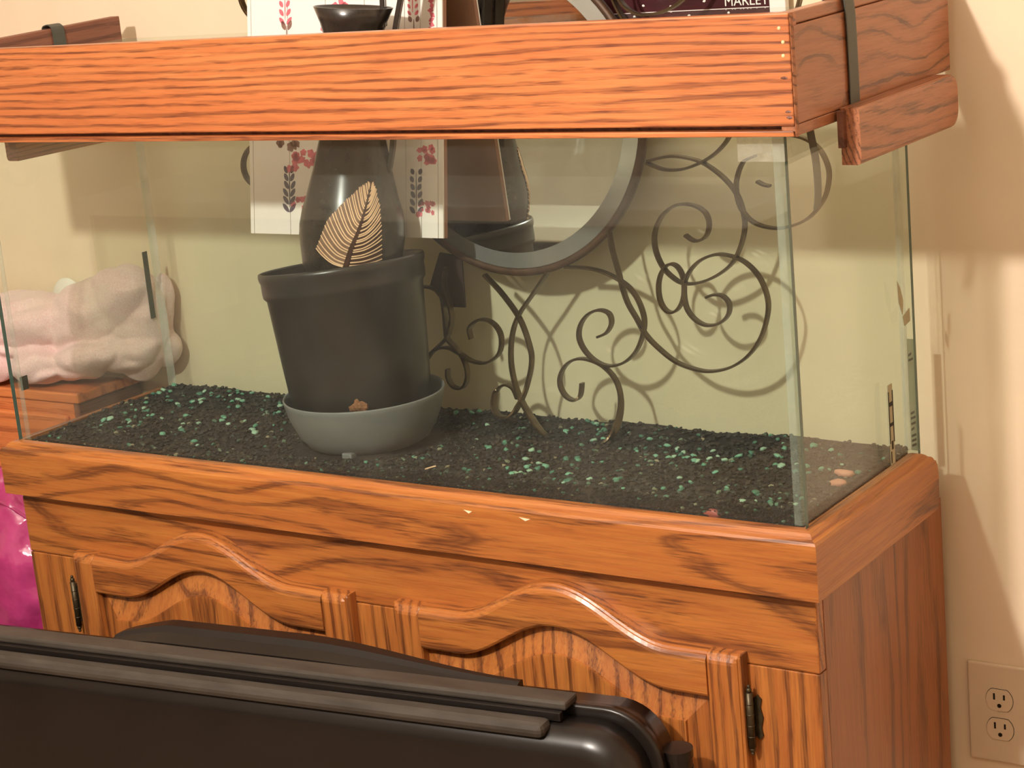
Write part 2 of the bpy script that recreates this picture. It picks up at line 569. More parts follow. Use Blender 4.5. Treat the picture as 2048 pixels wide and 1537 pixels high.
for i, b in enumerate([(-1.99, -1.905, Y0 + .019, Y0 + .075, FLOOR, 1.33), (-1.095, -1.01, Y0 + .019, Y0 + .075, FLOOR, 1.33)]):
    struct('trim_%d' % (i + 1), b, M['white_trim'], .004)

# low console across the room, seen in the round mirror
cn = thing('console', (-1.2, -2.62, FLOOR), 'low dark console with a white top across the room, seen in the mirror', 'console')
box('console_top', (-2.4, -.1, -2.86, -2.40, -.165, -.115), M['white_trim'], cn, .006)
box('console_body', (-2.36, -.14, -2.84, -2.425, FLOOR, -.166), M['dark_back'], cn, .004)
for i in range(4):
    box('console_door', (-2.34 + .55 * i, -1.81 + .55 * i, -2.4245, -2.408, FLOOR + .05, -.19), M['case_dusty'], cn, .003)

# ------------------------------------------------------------------ aquarium stand
st = thing('aquarium_stand', (W / 2, .17, FLOOR), 'oak aquarium stand cabinet with two arched raised-panel doors', 'cabinet')
FY = -.004                      # face of the frame
RP = [(-.001, -.0745), (.021, -.0745), (.021, -.016), (.0205, -.0115), (.0185, -.0085), (.0155, -.0075), (.0135, -.0072), (.0125, -.0045), (.0095, -.0012), (.006, 0), (-.004, 0), (-.004, -.0745)]
sweep('top_rail', [[(-o, -o, z) for o, z in RP], [(W + o, -o, z) for o, z in RP]], M['rail'], st)
def side_rail(sx, name):
    rings = []
    yb, R = .318, .030
    for y in (None, .15, .290, .296, .302, .308, .313, .316, .318):
        ring = []
        for o, z in RP:
            yy = -o if y is None else y
            if y is not None and y > .288:
                z = max(-.0745, min(z, -R + math.sqrt(max(0, R * R - (y - .288) ** 2))))
            ring.append(((W + o) if sx > 0 else -o, yy, z))
        rings.append(ring)
    return sweep(name, rings, M['rail_side'], st)
side_rail(1, 'top_rail'); side_rail(-1, 'top_rail')
CL, CR, CB = -.008, 1.234, .352
zb = FLOOR
box('face_rail', (CL, CR, FY, FY + .018, -.166, -.0815), M['face_rail'], st, .0025)
box('recess_strip', (CL + .004, CR - .004, FY + .008, FY + .0175, -.0814, -.0735), M['hood_inner'], st)
box('stile', (CL, .10, FY, FY + .018, zb, -.1665), M['stile'], st, .0012)
box('stile', (.565, .68, FY, FY + .018, zb, -.1665), M['stile'], st, .0012)
box('stile', (1.125, CR, FY, FY + .018, zb, -.1665), M['stile'], st, .0012)
box('face_rail', (.1002, .5648, FY, FY + .018, zb, zb + .09), M['face_rail'], st)
box('face_rail', (.6802, 1.1248, FY, FY + .018, zb, zb + .09), M['face_rail'], st)
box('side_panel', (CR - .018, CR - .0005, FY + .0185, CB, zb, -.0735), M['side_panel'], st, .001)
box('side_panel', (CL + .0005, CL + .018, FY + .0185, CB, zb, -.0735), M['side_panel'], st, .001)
box('back_panel', (CL + .019, CR - .019, CB - .008, CB - .001, zb, -.075), M['hood_inner'], st)
box('bottom_panel', (CL + .019, CR - .019, FY + .019, CB - .009, zb + .06, zb + .078), M['hood_inner'], st)
box('top_panel', (CL + .019, CR - .019, FY + .019, CB - .009, -.0745, -.062), M['hood_inner'], st)
for px_, pz_, s_ in ((.7925, -.0165, 1), (.8735, -.0175, 1.3)):
    mesh('paint_chip', [(px_ - .006 * s_, -.0213, pz_), (px_ + .006 * s_, -.0213, pz_ - .001), (px_ + .001, -.0213, pz_ - .004), (px_ - .006 * s_, -.0208, pz_), (px_ + .006 * s_, -.0208, pz_ - .001), (px_ + .001, -.0208, pz_ - .004)],
         [(0, 1, 2), (5, 4, 3), (0, 3, 4, 1), (1, 4, 5, 2), (2, 5, 3, 0)], M['chip'], st)

def door(x0, x1, hinge_left):
    DF = -.0255
    c, hw = (x0 + x1) / 2, .152
    zf, rise, drop, zbot, sw = -.151, .056, .054, -.69, .042
    bump = lambda u: .5 * (1 + math.cos(math.pi * min(1, abs(u - c) / hw)))
    zo = lambda u: zf + rise * bump(u)
    zi = lambda u: zf - drop + rise * bump(u)
    d = bpy.data.objects.new('door', None)
    COL.objects.link(d); d.parent = st
    d.location = Vector((c, FY, zbot)) - wloc(st)
    N = 48
    rings = []
    for i in range(N + 1):
        u = x0 + sw + (x1 - x0 - 2 * sw) * i / N
        a, b = zo(u), zi(u)
        prof = [(FY - .0002, a), (DF + .009, a), (DF + .0065, a - .001), (DF + .005, a - .0035), (DF + .0035, a - .004), (DF + .001, a - .008), (DF, a - .0115),
                (DF, b + .004), (DF + .0015, b + .0012), (DF + .004, b), (FY - .004, b), (FY - .0002, b)]
        rings.append([(u, y, z) for y, z in prof])
    sweep('door_rail', rings, M['door_rail'], d)
    box('door_rail', (x0 + sw, x1 - sw, DF, FY - .0002, zbot, zbot + .05), M['door_rail'], d, .002)
    # stiles with the same moulded outer edge
    for s in (0, 1):
        xa, xb = (x0, x0 + sw) if s == 0 else (x1, x1 - sw)
        sg = 1 if s == 0 else -1
        prof = [(FY - .0002, 0), (DF + .009, 0), (DF + .0065, .001), (DF + .005, .0035), (DF + .0035, .004), (DF + .001, .008), (DF, .0115), (DF, sw - .004), (DF + .0015, sw - .0012), (DF + .004, sw - .0002), (FY - .0002, sw - .0002)]
        rings = []
        for zz, cut in ((zbot, 1), (zf - .0115, 0), (zf - .008, .001), (zf - .004, .0035), (zf - .001, .0065), (zf, .009)):
            ring = []
            for y, o in prof:
                yy = max(y, DF + cut) if zz != zbot else y
                ring.append((xa + sg * o, min(yy, FY - .0002), zz))
            rings.append(ring)
        sweep('door_stile', rings, M['door_stile'], d)
    # raised panel
    xi0, xi1 = x0 + sw - .0005, x1 - sw + .0005
    def loop(off, topoff, y):
        L = [(xi0 + off, y, zbot + .05 + off), ]
        for i in range(N + 1):
            t = i / N
            u = xi0 + off + (xi1 - xi0 - 2 * off) * t
            uu = c + (u - c) * (1 + off * 1.2)
            L.append((u, y, zi(uu) - topoff))
        L.append((xi1 - off, y, zbot + .05 + off))
        return L
    rings = [loop(0, 0, FY - .003), loop(0, .0003, FY - .0065), loop(.004, .0045, FY - .0065), loop(.032, .034, DF + .0050), loop(.0325, .0345, DF + .0015), loop(.035, .037, DF + .0012)]
    n = len(rings[0]); vs = [p for r in rings for p in r]; fs = []
    for i in range(len(rings) - 1):
        for k in range(n):
            k2 = (k + 1) % n
            fs.append((i * n + k, i * n + k2, (i + 1) * n + k2, (i + 1) * n + k))
    b0 = (len(rings) - 1) * n
    for k in range(1, n - 2):
        pass
    fs.append(tuple(b0 + k for k in range(n)))
    fs.append(tuple(range(n))[::-1])
    mesh('raised_panel', vs, fs, M['panel'], d)
    # hinge
    hx = x0 - .0085 if hinge_left else x1 + .0045
    hz0, hz1 = -.262, -.196
    sg = -1 if hinge_left else 1
    yb = FY - (.015 if hinge_left else .010)
    bm = bmesh.new()
    def cyl(z0, z1, r0, r1):
        bmesh.ops.create_cone(bm, cap_ends=True, segments=12, radius1=r0, radius2=r1, depth=z1 - z0, matrix=Matrix.Translation((hx, yb, (z0 + z1) / 2)))
    cyl(hz0, hz1, .0042, .0042)
    for q in (.2, .4, .6, .8):
        zq = hz0 + (hz1 - hz0) * q
        cyl(zq - .0006, zq + .0006, .0046, .0046)
    for z_, s_ in ((hz1, 1), (hz0, -1)):
        bmesh.ops.create_uvsphere(bm, u_segments=10, v_segments=6, radius=.0034, matrix=Matrix.Translation((hx, yb, z_ + s_ * .003)))
        bmesh.ops.create_uvsphere(bm, u_segments=10, v_segments=6, radius=.0022, matrix=Matrix.Translation((hx, yb, z_ + s_ * .0075)))
    from_bm('hinge', bm, M['hinge'], d, True)
    if hinge_left:
        box('hinge_leaf', (hx - .004, hx + .0075, FY - .0125, FY - .0003, hz0 + .006, hz1 - .006), M['hinge'], d, .0006)
    else:
        bm = bmesh.new()
        pts = [(0, hz0 + .012), (.006, hz0 + .007), (.0105, hz0 + .012), (.0085, hz0 + .022), (.0115, hz0 + .034), (.0085, hz0 + .046), (.0105, hz0 + .056), (.006, hz0 + .061), (0, hz0 + .056)]
        fr = [bm.verts.new((hx + sg * u, FY - .0024, z)) for u, z in pts]
        bk = [bm.verts.new((hx + sg * u, FY - .0002, z)) for u, z in pts]
        bm.faces.new(fr); bm.faces.new(bk[::-1])
        for k in range(len(pts)):
            bm.faces.new((fr[k], bk[k], bk[(k + 1) % len(pts)], fr[(k + 1) % len(pts)]))
        from_bm('hinge_leaf', bm, M['hinge'], d)
    return d
door(.0955, .590, True)
door(.661, 1.146, False)

# ------------------------------------------------------------------ aquarium
H = .53
G = .0075
aq = thing('aquarium', (W / 2, D / 2, -.06), 'clear glass aquarium tank standing on the oak cabinet', 'aquarium')
z0 = -.056
e = .0006
box('glass_pane', (0, W, 0, G, z0, H), M['glass'], aq)
box('glass_pane', (0, W, D - G, D, z0, H), M['glass'], aq)
box('glass_pane', (0, G, G + e, D - G - e, z0, H), M['glass'], aq)
box('glass_pane', (W - G, W, G + e, D - G - e, z0, H), M['glass'], aq)
box('glass_bottom', (G + e, W - G - e, G + e, D - G - e, z0, z0 + .008), M['glass'], aq)
for (xa, ya, sx, sy) in ((0, 0, 1, 1), (W, 0, -1, 1), (0, D, 1, -1), (W, D, -1, -1)):
    # the ground green edge of the front and back panes, seen at each corner
    xs = sorted((xa - sx * .0004, xa - sx * .0001))
    ys = sorted((ya + sy * .0006, ya + sy * (G - .0006)))
    if not (xa == 0 and ya > 0): box('glass_edge', (xs[0], xs[1], ys[0], ys[1], z0, H - .002), M['glass_edge'], aq)
    a0, b0 = xa + sx * G, ya + sy * G
    sweep('silicone_seam', [[(a0, b0, z), (a0 + sx * .009, b0, z), (a0 + sx * .004, b0 + sy * .0035, z), (a0, b0 + sy * .008, z)] for z in (.0, H - .01)], M['silicone'], aq)
# things stuck on the glass
box('black_strip', (-.0012, -.0002, .2905, .3005, .109, .212), M['black_rubber'], aq)
sk = box('label_sticker', (-.0010, -.0002, .019, .033, .067, .087), M['ink'], aq)
for q in (.071, .078, .083):
    box('label_mark', (-.0013, -.0010, .0205, .031, q, q + .0016), M['poster_white'], sk)
box('clear_tape', (1.172, 1.2262, -.0007, -.0002, .398, .424), M['tape'], aq)
box('clear_tape', (W + .0002, W + .0006, -.0007, .016, .398, .424), M['tape'], aq)
tp = box('label_strip', (1.2135, 1.2225, D + .0002, D + .0009, -.004, .134), M['sticker'], aq)
rotv = Matrix.Translation((1.2158, D - .0002 + .0002, .050)) @ Matrix.Rotation(-math.pi / 2, 4, 'Y') @ Matrix.Rotation(math.pi / 2, 4, 'X')
for q, wdt in ((.112, .004), (.106, .006), (.040, .005), (.034, .006), (.027, .006), (.020, .004), (.012, .006), (.006, .006), (.0, .006)):
    mesh('label_mark', [(1.2148, D + .0000, q), (1.2148 + wdt, D + .0000, q + .003), (1.2148 + wdt, D + .0000, q + .006), (1.2148, D + .0000, q + .003),
                        (1.2148, D + .0002, q), (1.2148 + wdt, D + .0002, q + .003), (1.2148 + wdt, D + .0002, q + .006), (1.2148, D + .0002, q + .003)],
         [(0, 1, 2, 3), (7, 6, 5, 4), (0, 4, 5, 1), (1, 5, 6, 2), (2, 6, 7, 3), (3, 7, 4, 0)], M['ink'], tp)
th = box('thermometer_strip', (W + .0002, W + .0009, .228, .240, .004, .100), M['sticker'], aq)
for q0, q1, a, b in ((.03, .092, .2275, .2292), (.03, .092, .2382, .2402), (.074, .079, .2292, .2382), (.050, .054, .2292, .2382), (.022, .032, .2320, .2360), (.006, .02, .2290, .2310)):
    box('scale_mark', (W + .0009, W + .0013, a, b, q0, q1), M['ink'], th)
for pts in ([(.268, .215), (.276, .205), (.283, .188), (.280, .172), (.270, .190)], [(.280, .170), (.300, .176), (.3005, .160), (.284, .158)]):
    n_ = len(pts)
    mesh('paper_scrap', [(W + .0002, y, z) for y, z in pts] + [(W + .0008, y, z) for y, z in pts], [tuple(range(n_)), tuple(range(n_, 2 * n_))[::-1]] + [(k, (k + 1) % n_, (k + 1) % n_ + n_, k + n_) for k in range(n_)], M['sticker'], aq)

# ------------------------------------------------------------------ gravel
random.seed(11)
def gz(x, y):
    z = .001 + .015 * smoothstep((.15 - y) / .15) * smoothstep((x - .40) / .45)
    z += .004 * noise.noise(Vector((x * 9, y * 9, 2))) + .002 * noise.noise(Vector((x * 40, y * 40, 5)))
    if y > .28: z += .003
    return z
gx0, gx1, gy0, gy1 = G + .001, W - G - .001, G + .001, D - G - .001
nx, ny = 160, 44
bx0, bx1, by0, by1 = gx0 + .004, gx1 - .004, gy0 + .0045, gy1 - .002
vs, fs = [], []
for j in range(ny + 1):
    for i in range(nx + 1):
        x, y = bx0 + (bx1 - bx0) * i / nx, by0 + (by1 - by0) * j / ny
        vs.append((x, y, gz(x, y) - .001))
for j in range(ny):
    for i in range(nx):
        a = j * (nx + 1) + i
        fs.append((a, a + 1, a + nx + 2, a + nx + 1))
border = [j * 0 + i for i in range(nx + 1)] + [j * (nx + 1) + nx for j in range(1, ny + 1)] + [ny * (nx + 1) + i for i in range(nx - 1, -1, -1)] + [j * (nx + 1) for j in range(ny - 1, 0, -1)]
low = []
for b in border:
    low.append(len(vs)); vs.append((vs[b][0], vs[b][1], z0 + .0085))
for k in range(len(border)):
    k2 = (k + 1) % len(border)
    fs.append((border[k], border[k2], low[k2], low[k]))
fs.append(tuple(low))
gr = mesh('gravel', vs, fs, M['gravel_base'], None)
tag(gr, 'dark gravel bed covering the bottom of the aquarium', 'gravel', kind='stuff')

def pebble_mesh(name, seed, sub=1):
    bm = bmesh.new()
    bmesh.ops.create_icosphere(bm, subdivisions=sub, radius=1)
    rnd = random.Random(seed)
    off = Vector((rnd.random() * 50, rnd.random() * 50, 0))
    for v in bm.verts:
        v.co *= 1 + .45 * noise.noise(v.co * 1.3 + off)
        v.co.z *= .6
    me = bpy.data.meshes.new(name)
    bm.to_mesh(me); bm.free()
    return me
SX, SY = .521, .141
def free(x, y, r=.118):
    return (x - SX) ** 2 + (y - SY) ** 2 > r * r
# joined small stones
proto = [pebble_mesh('p', k) for k in range(5)]
PV = [[v.co.copy() for v in m.vertices] for m in proto]
PF = [[tuple(p.vertices) for p in m.polygons] for m in proto]
vs, fs = [], []
cnt = 0
while cnt < 7500:
    x, y = random.uniform(gx0 + .004, gx1 - .004), random.uniform(gy0 + .004, gy1 - .004)
    if not free(x, y, .10): continue
    dens = .55 + .45 * noise.noise(Vector((x * 6, y * 9, 8)))
    if random.random() > .35 + .65 * max(0, dens): continue
    k = random.randrange(5)
    s = random.uniform(.0018, .0042)
    R = Matrix.Rotation(random.uniform(0, 6.3), 3, 'Z') @ Matrix.Rotation(random.uniform(-.6, .6), 3, 'X')
    b = len(vs)
    p = Vector((x, y, gz(x, y) + s * .15))
    vs += [p + R @ (v * s) for v in PV[k]]
    fs += [tuple(b + i for i in f) for f in PF[k]]
    cnt += 1
# stones pressed against the front and side panes below the surface
for _ in range(4200):
    k = random.randrange(5); s = random.uniform(.002, .004)
    x = random.uniform(gx0 + .005, gx1 - .005)
    y = gy0 + .0042
    if _ % 5 == 0:
        x, y = gx1 - .0042, random.uniform(gy0 + .005, gy1 - .005)
    z = random.uniform(-.014, gz(x, y))
    b = len(vs)
    vs += [Vector((x, y, z)) + v * s for v in PV[k]]
    fs += [tuple(b + i for i in f) for f in PF[k]]
tag(mesh('gravel_stones', vs, fs, M['pebbles']), 'tiny dark and mixed stones spread over the aquarium bottom', 'gravel', kind='stuff')
# green pebbles, one by one
gm = []
for k in range(8):
    me = pebble_mesh('green_pebble', 40 + k, 2)
    me.materials.append(GREEN[k % 4])
    me['tone'] = k % 4
    for p in me.polygons: p.use_smooth = True
    gm.append(me)
n_g = 0
while n_g < 230:
    x, y = random.uniform(gx0 + .01, gx1 - .01), random.uniform(gy0 + .008, gy1 - .012)
    if not free(x, y, .125): continue
    dens = noise.noise(Vector((x * 7, y * 10, 3.3)))
    pr = .25 + 1.2 * dens
    if x < .34 and y > .12: pr += .35
    if x < .38 and y < .11: pr -= .25
    if x > .8: pr += .2
    if random.random() > pr: continue
    o = bpy.data.objects.new('green_pebble', gm[random.randrange(8)])
    s = random.uniform(.0022, .0047)
    o.scale = (s * random.uniform(.8, 1.3), s, s)
    o.rotation_euler = (random.uniform(-.4, .4), random.uniform(-.4, .4), random.uniform(0, 6.3))
    o.location = (x, y, gz(x, y) + s * .45)
    COL.objects.link(o)
    tone = ('mid green', 'light green', 'deep green', 'pale mint')[int(o.data['tone'])]
    if x < .40: zone = 'behind and left of the saucer' if y > .15 else 'in front and left of the saucer'
    elif x < .66: zone = 'beside the saucer'
    elif x < .93: zone = 'below the scrolled mirror' if y > .15 else 'by the front glass below the mirror'
    else: zone = 'at the back right of the tank' if y > .15 else 'at the front right of the tank'
    tag(o, 'small %s pebble on the gravel %s' % (tone, zone), 'pebble', '%s pebbles %s' % (tone, zone))
    n_g += 1
def stone(name, x, y, r, c, label, zoff=.0):
    me = pebble_mesh(name, int(x * 999), 2)
    for p in me.polygons: p.use_smooth = True
    me.materials.append(plain(name + '_colour', srgb(*c), .5, .4, var=.15, nscale=120))
    o = bpy.data.objects.new(name, me)
    o.location = (x, y, gz(x, y) + zoff); o.scale = (r, r * (.3 if name == 'red_stone' else .55), r * .8)
    COL.objects.link(o)
    return tag(o, label, 'stone')
stone('red_stone', 1.105, gy0 + .0036, .011, (150, 74, 66), 'dull red stone pressed against the front glass near the right corner', -.014)
stone('pink_stone', 1.186, .185, .012, (196, 140, 116), 'pale pinkish stone by the right glass pane', .003)
stone('pink_stone', 1.194, .150, .010, (186, 128, 104), 'smaller pinkish stone nearer the front by the right glass pane', .002)
tag(ribbon('straw', [Vector((.693, .018, .006)), Vector((.699, .026, .012)), Vector((.708, .036, .014))], .0016, .0012, (0, 0, 1), M['leaf_cream'], None, 4), 'thin pale straw lying on the gravel by the front glass', 'straw')

# ------------------------------------------------------------------ saucer, pot, soil
sa = thing('plant_saucer', (SX, SY, .003), 'deep grey plastic saucer under the black nursery pot', 'saucer')
SAX = Vector((0, 0, 1))
K = .770
sc_ = lambda L: [(r * K, h) for r, h in L]
lathe('saucer_bowl', sc_([(.0, .0), (.096, .0), (.106, .004), (.119, .018), (.131, .040), (.138, .060), (.1395, .0655), (.1385, .0675), (.1365, .0665), (.134, .060), (.124, .042), (.111, .020), (.100, .008), (0, .006)]), M['saucer'], sa, (SX, SY, .0025), SAX, 72)
box('saucer_foot', (SX + .020, SX + .036, .057, .071, .001, .010), M['saucer'], sa, .002)
lathe('loose_soil', sc_([(.0, .038), (.10, .040), (.1225, .042), (.1225, .040), (0, .02)]), M['soil'], sa, (SX, SY, .0025), SAX, 48, flute=lambda a, h: 1 + .01 * math.sin(9 * a))
po = thing('nursery_pot', (SX + .006, SY, .020), 'large black plastic nursery pot leaning in the grey saucer', 'pot')
PB, PA = Vector((SX - .004, SY + .003, .0115)), Vector((-.105, .060, 1)).normalized()
fl = lambda a, h: 1 + (.006 * max(0, math.cos(6 * a)) ** 3 if h < .195 else 0)
lathe('pot_wall', sc_([(.0, 0), (.112, 0), (.116, .003), (.126, .10), (.1345, .192), (.1395, .196), (.1405, .202), (.1405, .216), (.1425, .219), (.1435, .224), (.1425, .2285), (.1400, .2290), (.1385, .226), (.137, .20), (.131, .190), (.123, .10), (.112, .006), (0, .005)]), M['pot'], po, PB, PA, 96, fl)
lathe('potting_soil', sc_([(.0, .190), (.05, .190), (.10, .188), (.1290, .184), (.1290, .176), (0, .17)]), M['soil'], po, PB, PA, 48)
cl = pebble_mesh('root_clump', 5, 3)
for v in cl.vertices:
    v.co *= 1 + .35 * noise.noise(v.co * 4)
cl.transform(Matrix.Translation((.573, .0640, .070)) @ Matrix.Diagonal((.0125, .008, .017, 1)))
add('root_clump', cl, M['clump'], po)

# ------------------------------------------------------------------ black jug with carved leaf
jb, jt = Vector((.522, .139, .2045)), Vector((.556, .163, .567))
jax = (jt - jb).normalized()
JH = (jt - jb).length
jg = thing('jug', tuple(jb), 'black glazed jug with a carved cream leaf standing in the pot', 'jug')
k_ = JH / .368
JP = [(0, 0), (.051, 0), (.056, .005), (.064, .035), (.0686, .075), (.0682, .090), (.0650, .108), (.0590, .128), (.0510, .160), (.0440, .195), (.0370, .235), (.0320, .275), (.0315, .300), (.0350, .325), (.0420, .348), (.0505, .368), (.049, .3685), (.042, .352), (.028, .31), (.026, .29), (0, .285)]
JP = [(r, h * k_) for r, h in JP]
lathe('jug_body', JP, M['jug'], jg, jb, jax, 80)
def jr(h):
    for (r0, h0), (r1, h1) in zip(JP, JP[1:]):
        if h0 <= h <= h1 and h1 > h0: return r0 + (r1 - r0) * (h - h0) / (h1 - h0)
    return .05
jq = Vector((0, 0, 1)).rotation_difference(jax)
PHI = math.atan2(-1.83 - .12, 2.145 - .54) - .06
def jp(a, b, lift=.0006):
    """leaf drawing coordinates (mm-like pixels from its root) to the jug's surface"""
    h = (.045 + b / 1640.0)
    r = jr(h)
    ph = PHI + ((a - 8) / 1480.0) / r
    rr = r + lift
    return jb + jq @ Vector((rr * math.cos(ph), rr * math.sin(ph), h))
def strip(name, pts, w0, w1, mat, parent, lift):
    C = catmull([(x, y, 0) for x, y in pts], 6)
    vs, fs = [], []
    n = len(C)
    for i, p in enumerate(C):
        t = (C[min(n - 1, i + 1)] - C[max(0, i - 1)]).normalized()
        s = Vector((-t.y, t.x, 0))
        w = w0 + (w1 - w0) * i / (n - 1)
        for lf in (lift, -.0012):
            for sg in (1, -1):
                q = p + s * w * sg
                vs.append(jp(q.x, q.y, lf))
    for i in range(n - 1):
        a, b = i * 4, i * 4 + 4
        fs += [(a, a + 1, b + 1, b), (a + 2, b + 2, b + 3, a + 3), (a, b, b + 2, a + 2), (a + 1, a + 3, b + 3, b + 1)]
    fs += [(0, 2, 3, 1), (n * 4 - 4, n * 4 - 3, n * 4 - 1, n * 4 - 2)]
    return mesh(name, vs, fs, mat, parent)
mid = [(0, 0), (10, 40), (24, 80), (36, 125), (46, 168)]
def midp(t):
    C = catmull([(x, y, 0) for x, y in mid], 10)
    return C[min(len(C) - 1, int(t * (len(C) - 1)))]
# dark ground between the veins, then the midrib, then the veins
def lerp(tab, t):
    for (t0, v0), (t1, v1) in zip(tab, tab[1:]):
        if t0 <= t <= t1: return v0 + (v1 - v0) * (t - t0) / (t1 - t0)
    return tab[-1][1]
LQ = ((0, 62), (.25, 46), (.5, 26), (.75, 10), (1, 1)); LD = ((0, 34), (.25, 58), (.5, 58), (.75, 42), (1, 6))
RQ = ((0, 72), (.25, 60), (.5, 42), (.75, 20), (1, 1)); RD = ((0, 8), (.25, 30), (.5, 44), (.75, 38), (1, 6))
def vein(t, s_):
    p = midp(t)
    q_, d_ = (lerp(LQ, t), lerp(LD, t)) if s_ < 0 else (lerp(RQ, t), lerp(RD, t))
    g = 5.5 * (1 - t) + .5
    return [(p.x + s_ * (g + (q_ - g) * f), p.y + d_ * (f ** 1.7)) for f in (0, .3, .55, .8, 1)]
lg = None
for s_, mt in ((-1, 'leaf_tan'), (1, 'leaf_brown')):
    vs, fs = [], []
    for i in range(31):
        for (x, y) in vein(i / 30 * .985, s_): vs.append(jp(x, y, .0003))
    for i in range(30):
        for k in range(4):
            a_ = i * 5 + k
            fs.append((a_, a_ + 1, a_ + 6, a_ + 5))
    lg = mesh('leaf_ground', vs, fs, M[mt], jg)
    sol = lg.modifiers.new('thickness', 'SOLIDIFY'); sol.thickness = .0008; sol.offset = 0
    for i in range(25):
        strip('leaf_vein', vein(.005 + .96 * i / 24, s_), 1.25, .8, M['leaf_cream'], lg, .0014)
strip('leaf_midrib', [(-2, -6), (10, 40), (24, 80), (36, 125), (46, 174)], 4.6, .8, M['leaf_brown'], jg, .0018)
# handle: flat double strap rising from the shoulder past the lip
def jl(x, y, z): return jb + jq @ Vector((x, y, z))
dv = Vector((math.cos(.55), math.sin(.55), 0)); pv = Vector((-dv.y, dv.x, 0))
for off in (-.009, .009):
    pts = [dv * r + pv * off + Vector((0, 0, h)) for r, h in ((.046, .155), (.052, .195), (.051, .24), (.050, .29), (.054, .34), (.062, .39), (.066, .43), (.056, .458), (.042, .450), (.036, .41), (.038, .365), (.039, .342))]
    ribbon('handle', [jl(*p) for p in pts], .014, .006, jq @ pv, M['jug'], jg, 5)

# ------------------------------------------------------------------ floral sign
sup = Vector((0, .158, .987)).normalized()
SO = Vector((.2940, .2140, .2625))
SWd, SHt, STh = .3300, .46, .007
snr = Vector((0, -.987, .158)).normalized()     # faces the camera
sgn = thing('floral_sign', tuple(SO + Vector((SWd / 2, 0, 0))), 'white plank sign with pink flowers standing behind the black jug', 'sign')
def sp(u, v, w=0): return SO + Vector((u, 0, 0)) + sup * v + snr * w
def sbox(name, u0, u1, v0, v1, w0, w1, mat, parent):
    c = [sp(u, v, w) for w in (w0, w1) for u, v in ((u0, v0), (u1, v0), (u1, v1), (u0, v1))]
    return mesh(name, c, [(3, 2, 1, 0), (4, 5, 6, 7), (0, 1, 5, 4), (1, 2, 6, 5), (2, 3, 7, 6), (3, 0, 4, 7)], mat, parent)
sbox('sign_backing', 0, SWd, 0, SHt, -STh, 0, M['mdf'], sgn)
jn = [0, .0066, .072, .138, .204, .270, .295, .322, SWd]
for a, b in zip(jn, jn[1:]):
    sbox('plank', a + (.0005 if a else 0), b - (.0005 if b < SWd else 0), 0, SHt, .0002, .0025, M['sign'], sgn)
def blob(us, mat, name, lobes=0):
    """Flat printed shapes: (u, v, length, width, angle)"""
    vs, fs = [], []
    for (u, v, l, w, a) in us:
        n = 20 if lobes else 12
        b = len(vs)
        for k in range(n):
            t = 2 * math.pi * k / n
            q = 1 + (.15 * math.cos(lobes * t) if lobes else 0)
            if not lobes:
                q *= 1
            x, y = l * q * math.cos(t), w * q * math.sin(t) * (1 if lobes else (.45 + .55 * abs(math.sin(t))))
            uu, vv = u + x * math.cos(a) - y * math.sin(a), v + x * math.sin(a) + y * math.cos(a)
            vs.append(sp(uu, vv, .0029))
        for k in range(n):
            vs.append(vs[b + k] - snr * .0004)
        fs.append(tuple(b + k for k in range(n)))
        fs.append(tuple(b + n + k for k in range(n))[::-1])
        for k in range(n):
            k2 = (k + 1) % n
            fs.append((b + k, b + k2, b + n + k2, b + n + k))
    return mesh(name, vs, fs, mat, sgn)
rnd = random.Random(4)
def sprig(u, v, h, n, mat, nm, L=.008, wd=.0032):
    out = []
    for i in range(n):
        f = i / (n - 1)
        for s in (-1, 1):
            out.append((u + s * .006 + rnd.uniform(-.001, .001), v + h * f, L * (1 - .3 * f), wd, math.pi / 2 - s * (.75 - .3 * f)))
    out.append((u, v + h / 2, h / 2, .0007, math.pi / 2))
    return blob(out, mat, nm)
def cluster(u, v, ru, rv, n, r, mat, nm):
    out = []
    for i in range(n):
        out.append((u + rnd.uniform(-ru, ru), v + rnd.uniform(-rv, rv), r * rnd.uniform(.7, 1.2), r * rnd.uniform(.7, 1.1), rnd.uniform(0, 6)))
    return blob(out, mat, nm, 5)
sprig(.071, .036, .052, 6, M['navy_print'], 'printed_leaf_sprig')
cluster(.105, .100, .036, .012, 20, .0062, M['pink_print'], 'printed_flowers')
cluster(.096, .042, .020, .006, 10, .0046, M['pink_print'], 'printed_flowers')
cluster(.070, .118, .016, .006, 5, .006, M['brown_print'], 'printed_flowers')
sprig(.287, .036, .050, 6, M['navy_print'], 'printed_leaf_sprig', .006)
cluster(.305, .107, .012, .010, 14, .0045, M['pink_print'], 'printed_flowers')
cluster(.302, .038, .013, .008, 16, .0032, M['pink_print'], 'printed_flowers')
sprig(.068, .288, .034, 4, M['pink_print'], 'printed_leaf_sprig', .0065, .003)
sprig(.070, .262, .020, 2, M['brown_print'], 'printed_leaf_sprig', .010, .0036)
cluster(.146, .268, .014, .008, 8, .0035, M['pink_print'], 'printed_flowers')
cluster(.160, .302, .014, .006, 5, .0055, M['pink_print'], 'printed_flowers')
sprig(.283, .290, .026, 4, M['pink_print'], 'printed_leaf_sprig', .004, .002)
sprig(.285, .262, .020, 2, M['brown_print'], 'printed_leaf_sprig', .006, .003)
blob([(.312 + rnd.uniform(-.003, .003), .262 + .006 * i, .004, .0028, rnd.uniform(0, 3)) for i in range(9)], M['pink_print'], 'printed_flowers', 4)

